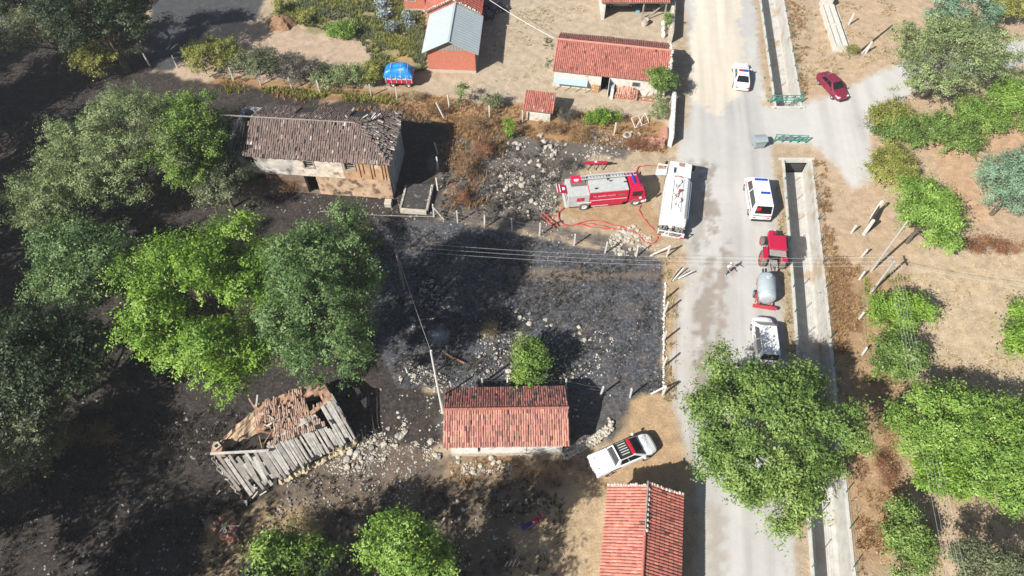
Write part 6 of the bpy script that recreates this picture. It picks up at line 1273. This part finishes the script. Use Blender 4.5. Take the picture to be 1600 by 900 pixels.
tufts('garden_plants', 'low green vegetables and weeds covering the garden', [(poly((440, -10), (660, -10), (662, 110), (615, 60), (600, 125), (560, 60), (430, 30)), 1700, .36), (poly((645, 40), (664, 40), (664, 110), (646, 110)), 260, .4), (poly((850, 60), (863, 60), (866, 125), (855, 130)), 60, .16)], 'olive', 3, .06)
tufts('garden_weeds', 'yellowing weeds among the garden vegetables', [(poly((440, -10), (660, -10), (662, 110), (600, 125), (560, 60), (430, 30)), 1500, .42), (poly((340, 130), (620, 150), (620, 165), (340, 145)), 300, .4), (poly((1350, 430), (1420, 430), (1400, 600), (1350, 600)), 200, .3)], 'yellowgreen', 4, .06)
tufts('burnt_stubble', 'blackened and grey burnt stubble over the fields', [(poly((585, 345), (1035, 405), (1035, 615), (620, 600)), 3600, .16), (poly((0, 620), (380, 640), (400, 900), (0, 900)), 1600, .3), (poly((400, 740), (880, 750), (880, 900), (400, 900)), 900, .25), (poly((690, 225), (880, 225), (870, 345), (690, 345)), 900, .25)], 'char', 5, .03)
cy_ = np.arange(9, 92, 3.0)
for nm, off, pal_ in (('canal_weeds', (CW+.25, CW+.95), 'olive'), ('canal_weeds', (-.95, -.25), 'green')):
    ring_ = [(float(canal_left(y))+off[0], float(y)) for y in cy_]+[(float(canal_left(y))+off[1], float(y)) for y in cy_[::-1]]
    tufts(nm, 'thin green weeds along the %s lip of the canal' % ('tree side' if off[0] > 0 else 'road side'), [(ring_, 420 if off[0] > 0 else 260, .26)], pal_, 9, .04)
for i, (x, y) in enumerate(((600, 8), (602, 22), (615, 44), (637, 34))): tree('kale_plant', 'tall blue grey cabbage stalk in the vegetable rows', x, y, 8, 9, 1.2, 'purple', 420, .3, 7, cat='plant', zc=.6, group='blue grey cabbages in the garden')

# thin smoke still rising from the shaded ash
def smoke():
    p = px(687, 532); bm = bmesh.new(); bmesh.ops.create_icosphere(bm, subdivisions=3, radius=1); me = bpy.data.meshes.new('smoke'); bm.to_mesh(me); bm.free()
    m = bpy.data.materials.new('smoke'); m.use_nodes = True; n = m.node_tree.nodes; l = m.node_tree.links; n.remove(n['Principled BSDF']); v = n.new('ShaderNodeVolumePrincipled'); v.inputs['Color'].default_value = (.75, .85, 1, 1); v.inputs['Anisotropy'].default_value = .2
    tc = n.new('ShaderNodeTexCoord'); no = n.new('ShaderNodeTexNoise'); no.inputs['Scale'].default_value = 2.4; no.inputs['Detail'].default_value = 4; l.new(tc.outputs['Object'], no.inputs['Vector'])
    ln = n.new('ShaderNodeVectorMath'); ln.operation = 'LENGTH'; l.new(tc.outputs['Object'], ln.inputs[0]); f = n.new('ShaderNodeMapRange'); f.inputs[1].default_value = .1; f.inputs[2].default_value = .95; f.inputs[3].default_value = 1; f.inputs[4].default_value = 0; l.new(ln.outputs['Value'], f.inputs[0])
    r_ = n.new('ShaderNodeMapRange'); r_.inputs[1].default_value = .42; r_.inputs[2].default_value = .7; r_.inputs[3].default_value = 0; r_.inputs[4].default_value = 3.5; l.new(no.outputs['Fac'], r_.inputs[0]); mu = n.new('ShaderNodeMath'); mu.operation = 'MULTIPLY'; l.new(f.outputs[0], mu.inputs[0]); l.new(r_.outputs[0], mu.inputs[1]); l.new(mu.outputs[0], v.inputs['Density']); l.new(v.outputs[0], n['Material Output'].inputs['Volume'])
    o = mobj('smoke', me, m); o.location = p+Vector((0, 0, .8)); o.scale = (1.1, 1.3, .8); tag(o, 'thin bluish smoke rising from the shaded ash', 'smoke', None, 'stuff')
smoke()

# ------------------------------------------------------------------ thin summer haze over the whole place
def haze():
    b = MB(); b.box(-3400, 3400, -1000, 3300, -4, 56); me_o = b.build('haze', None and [] or [])
    m = bpy.data.materials.new('haze'); m.use_nodes = True; n = m.node_tree.nodes; n.remove(n['Principled BSDF']); v = n.new('ShaderNodeVolumePrincipled')
    v.inputs['Color'].default_value = (.92, .95, 1, 1); v.inputs['Density'].default_value = .00024; v.inputs['Anisotropy'].default_value = .0
    m.node_tree.links.new(v.outputs[0], n['Material Output'].inputs['Volume']); me_o.data.materials.append(m); tag(me_o, 'thin pale summer haze over the village', 'haze', None, 'stuff')
haze()
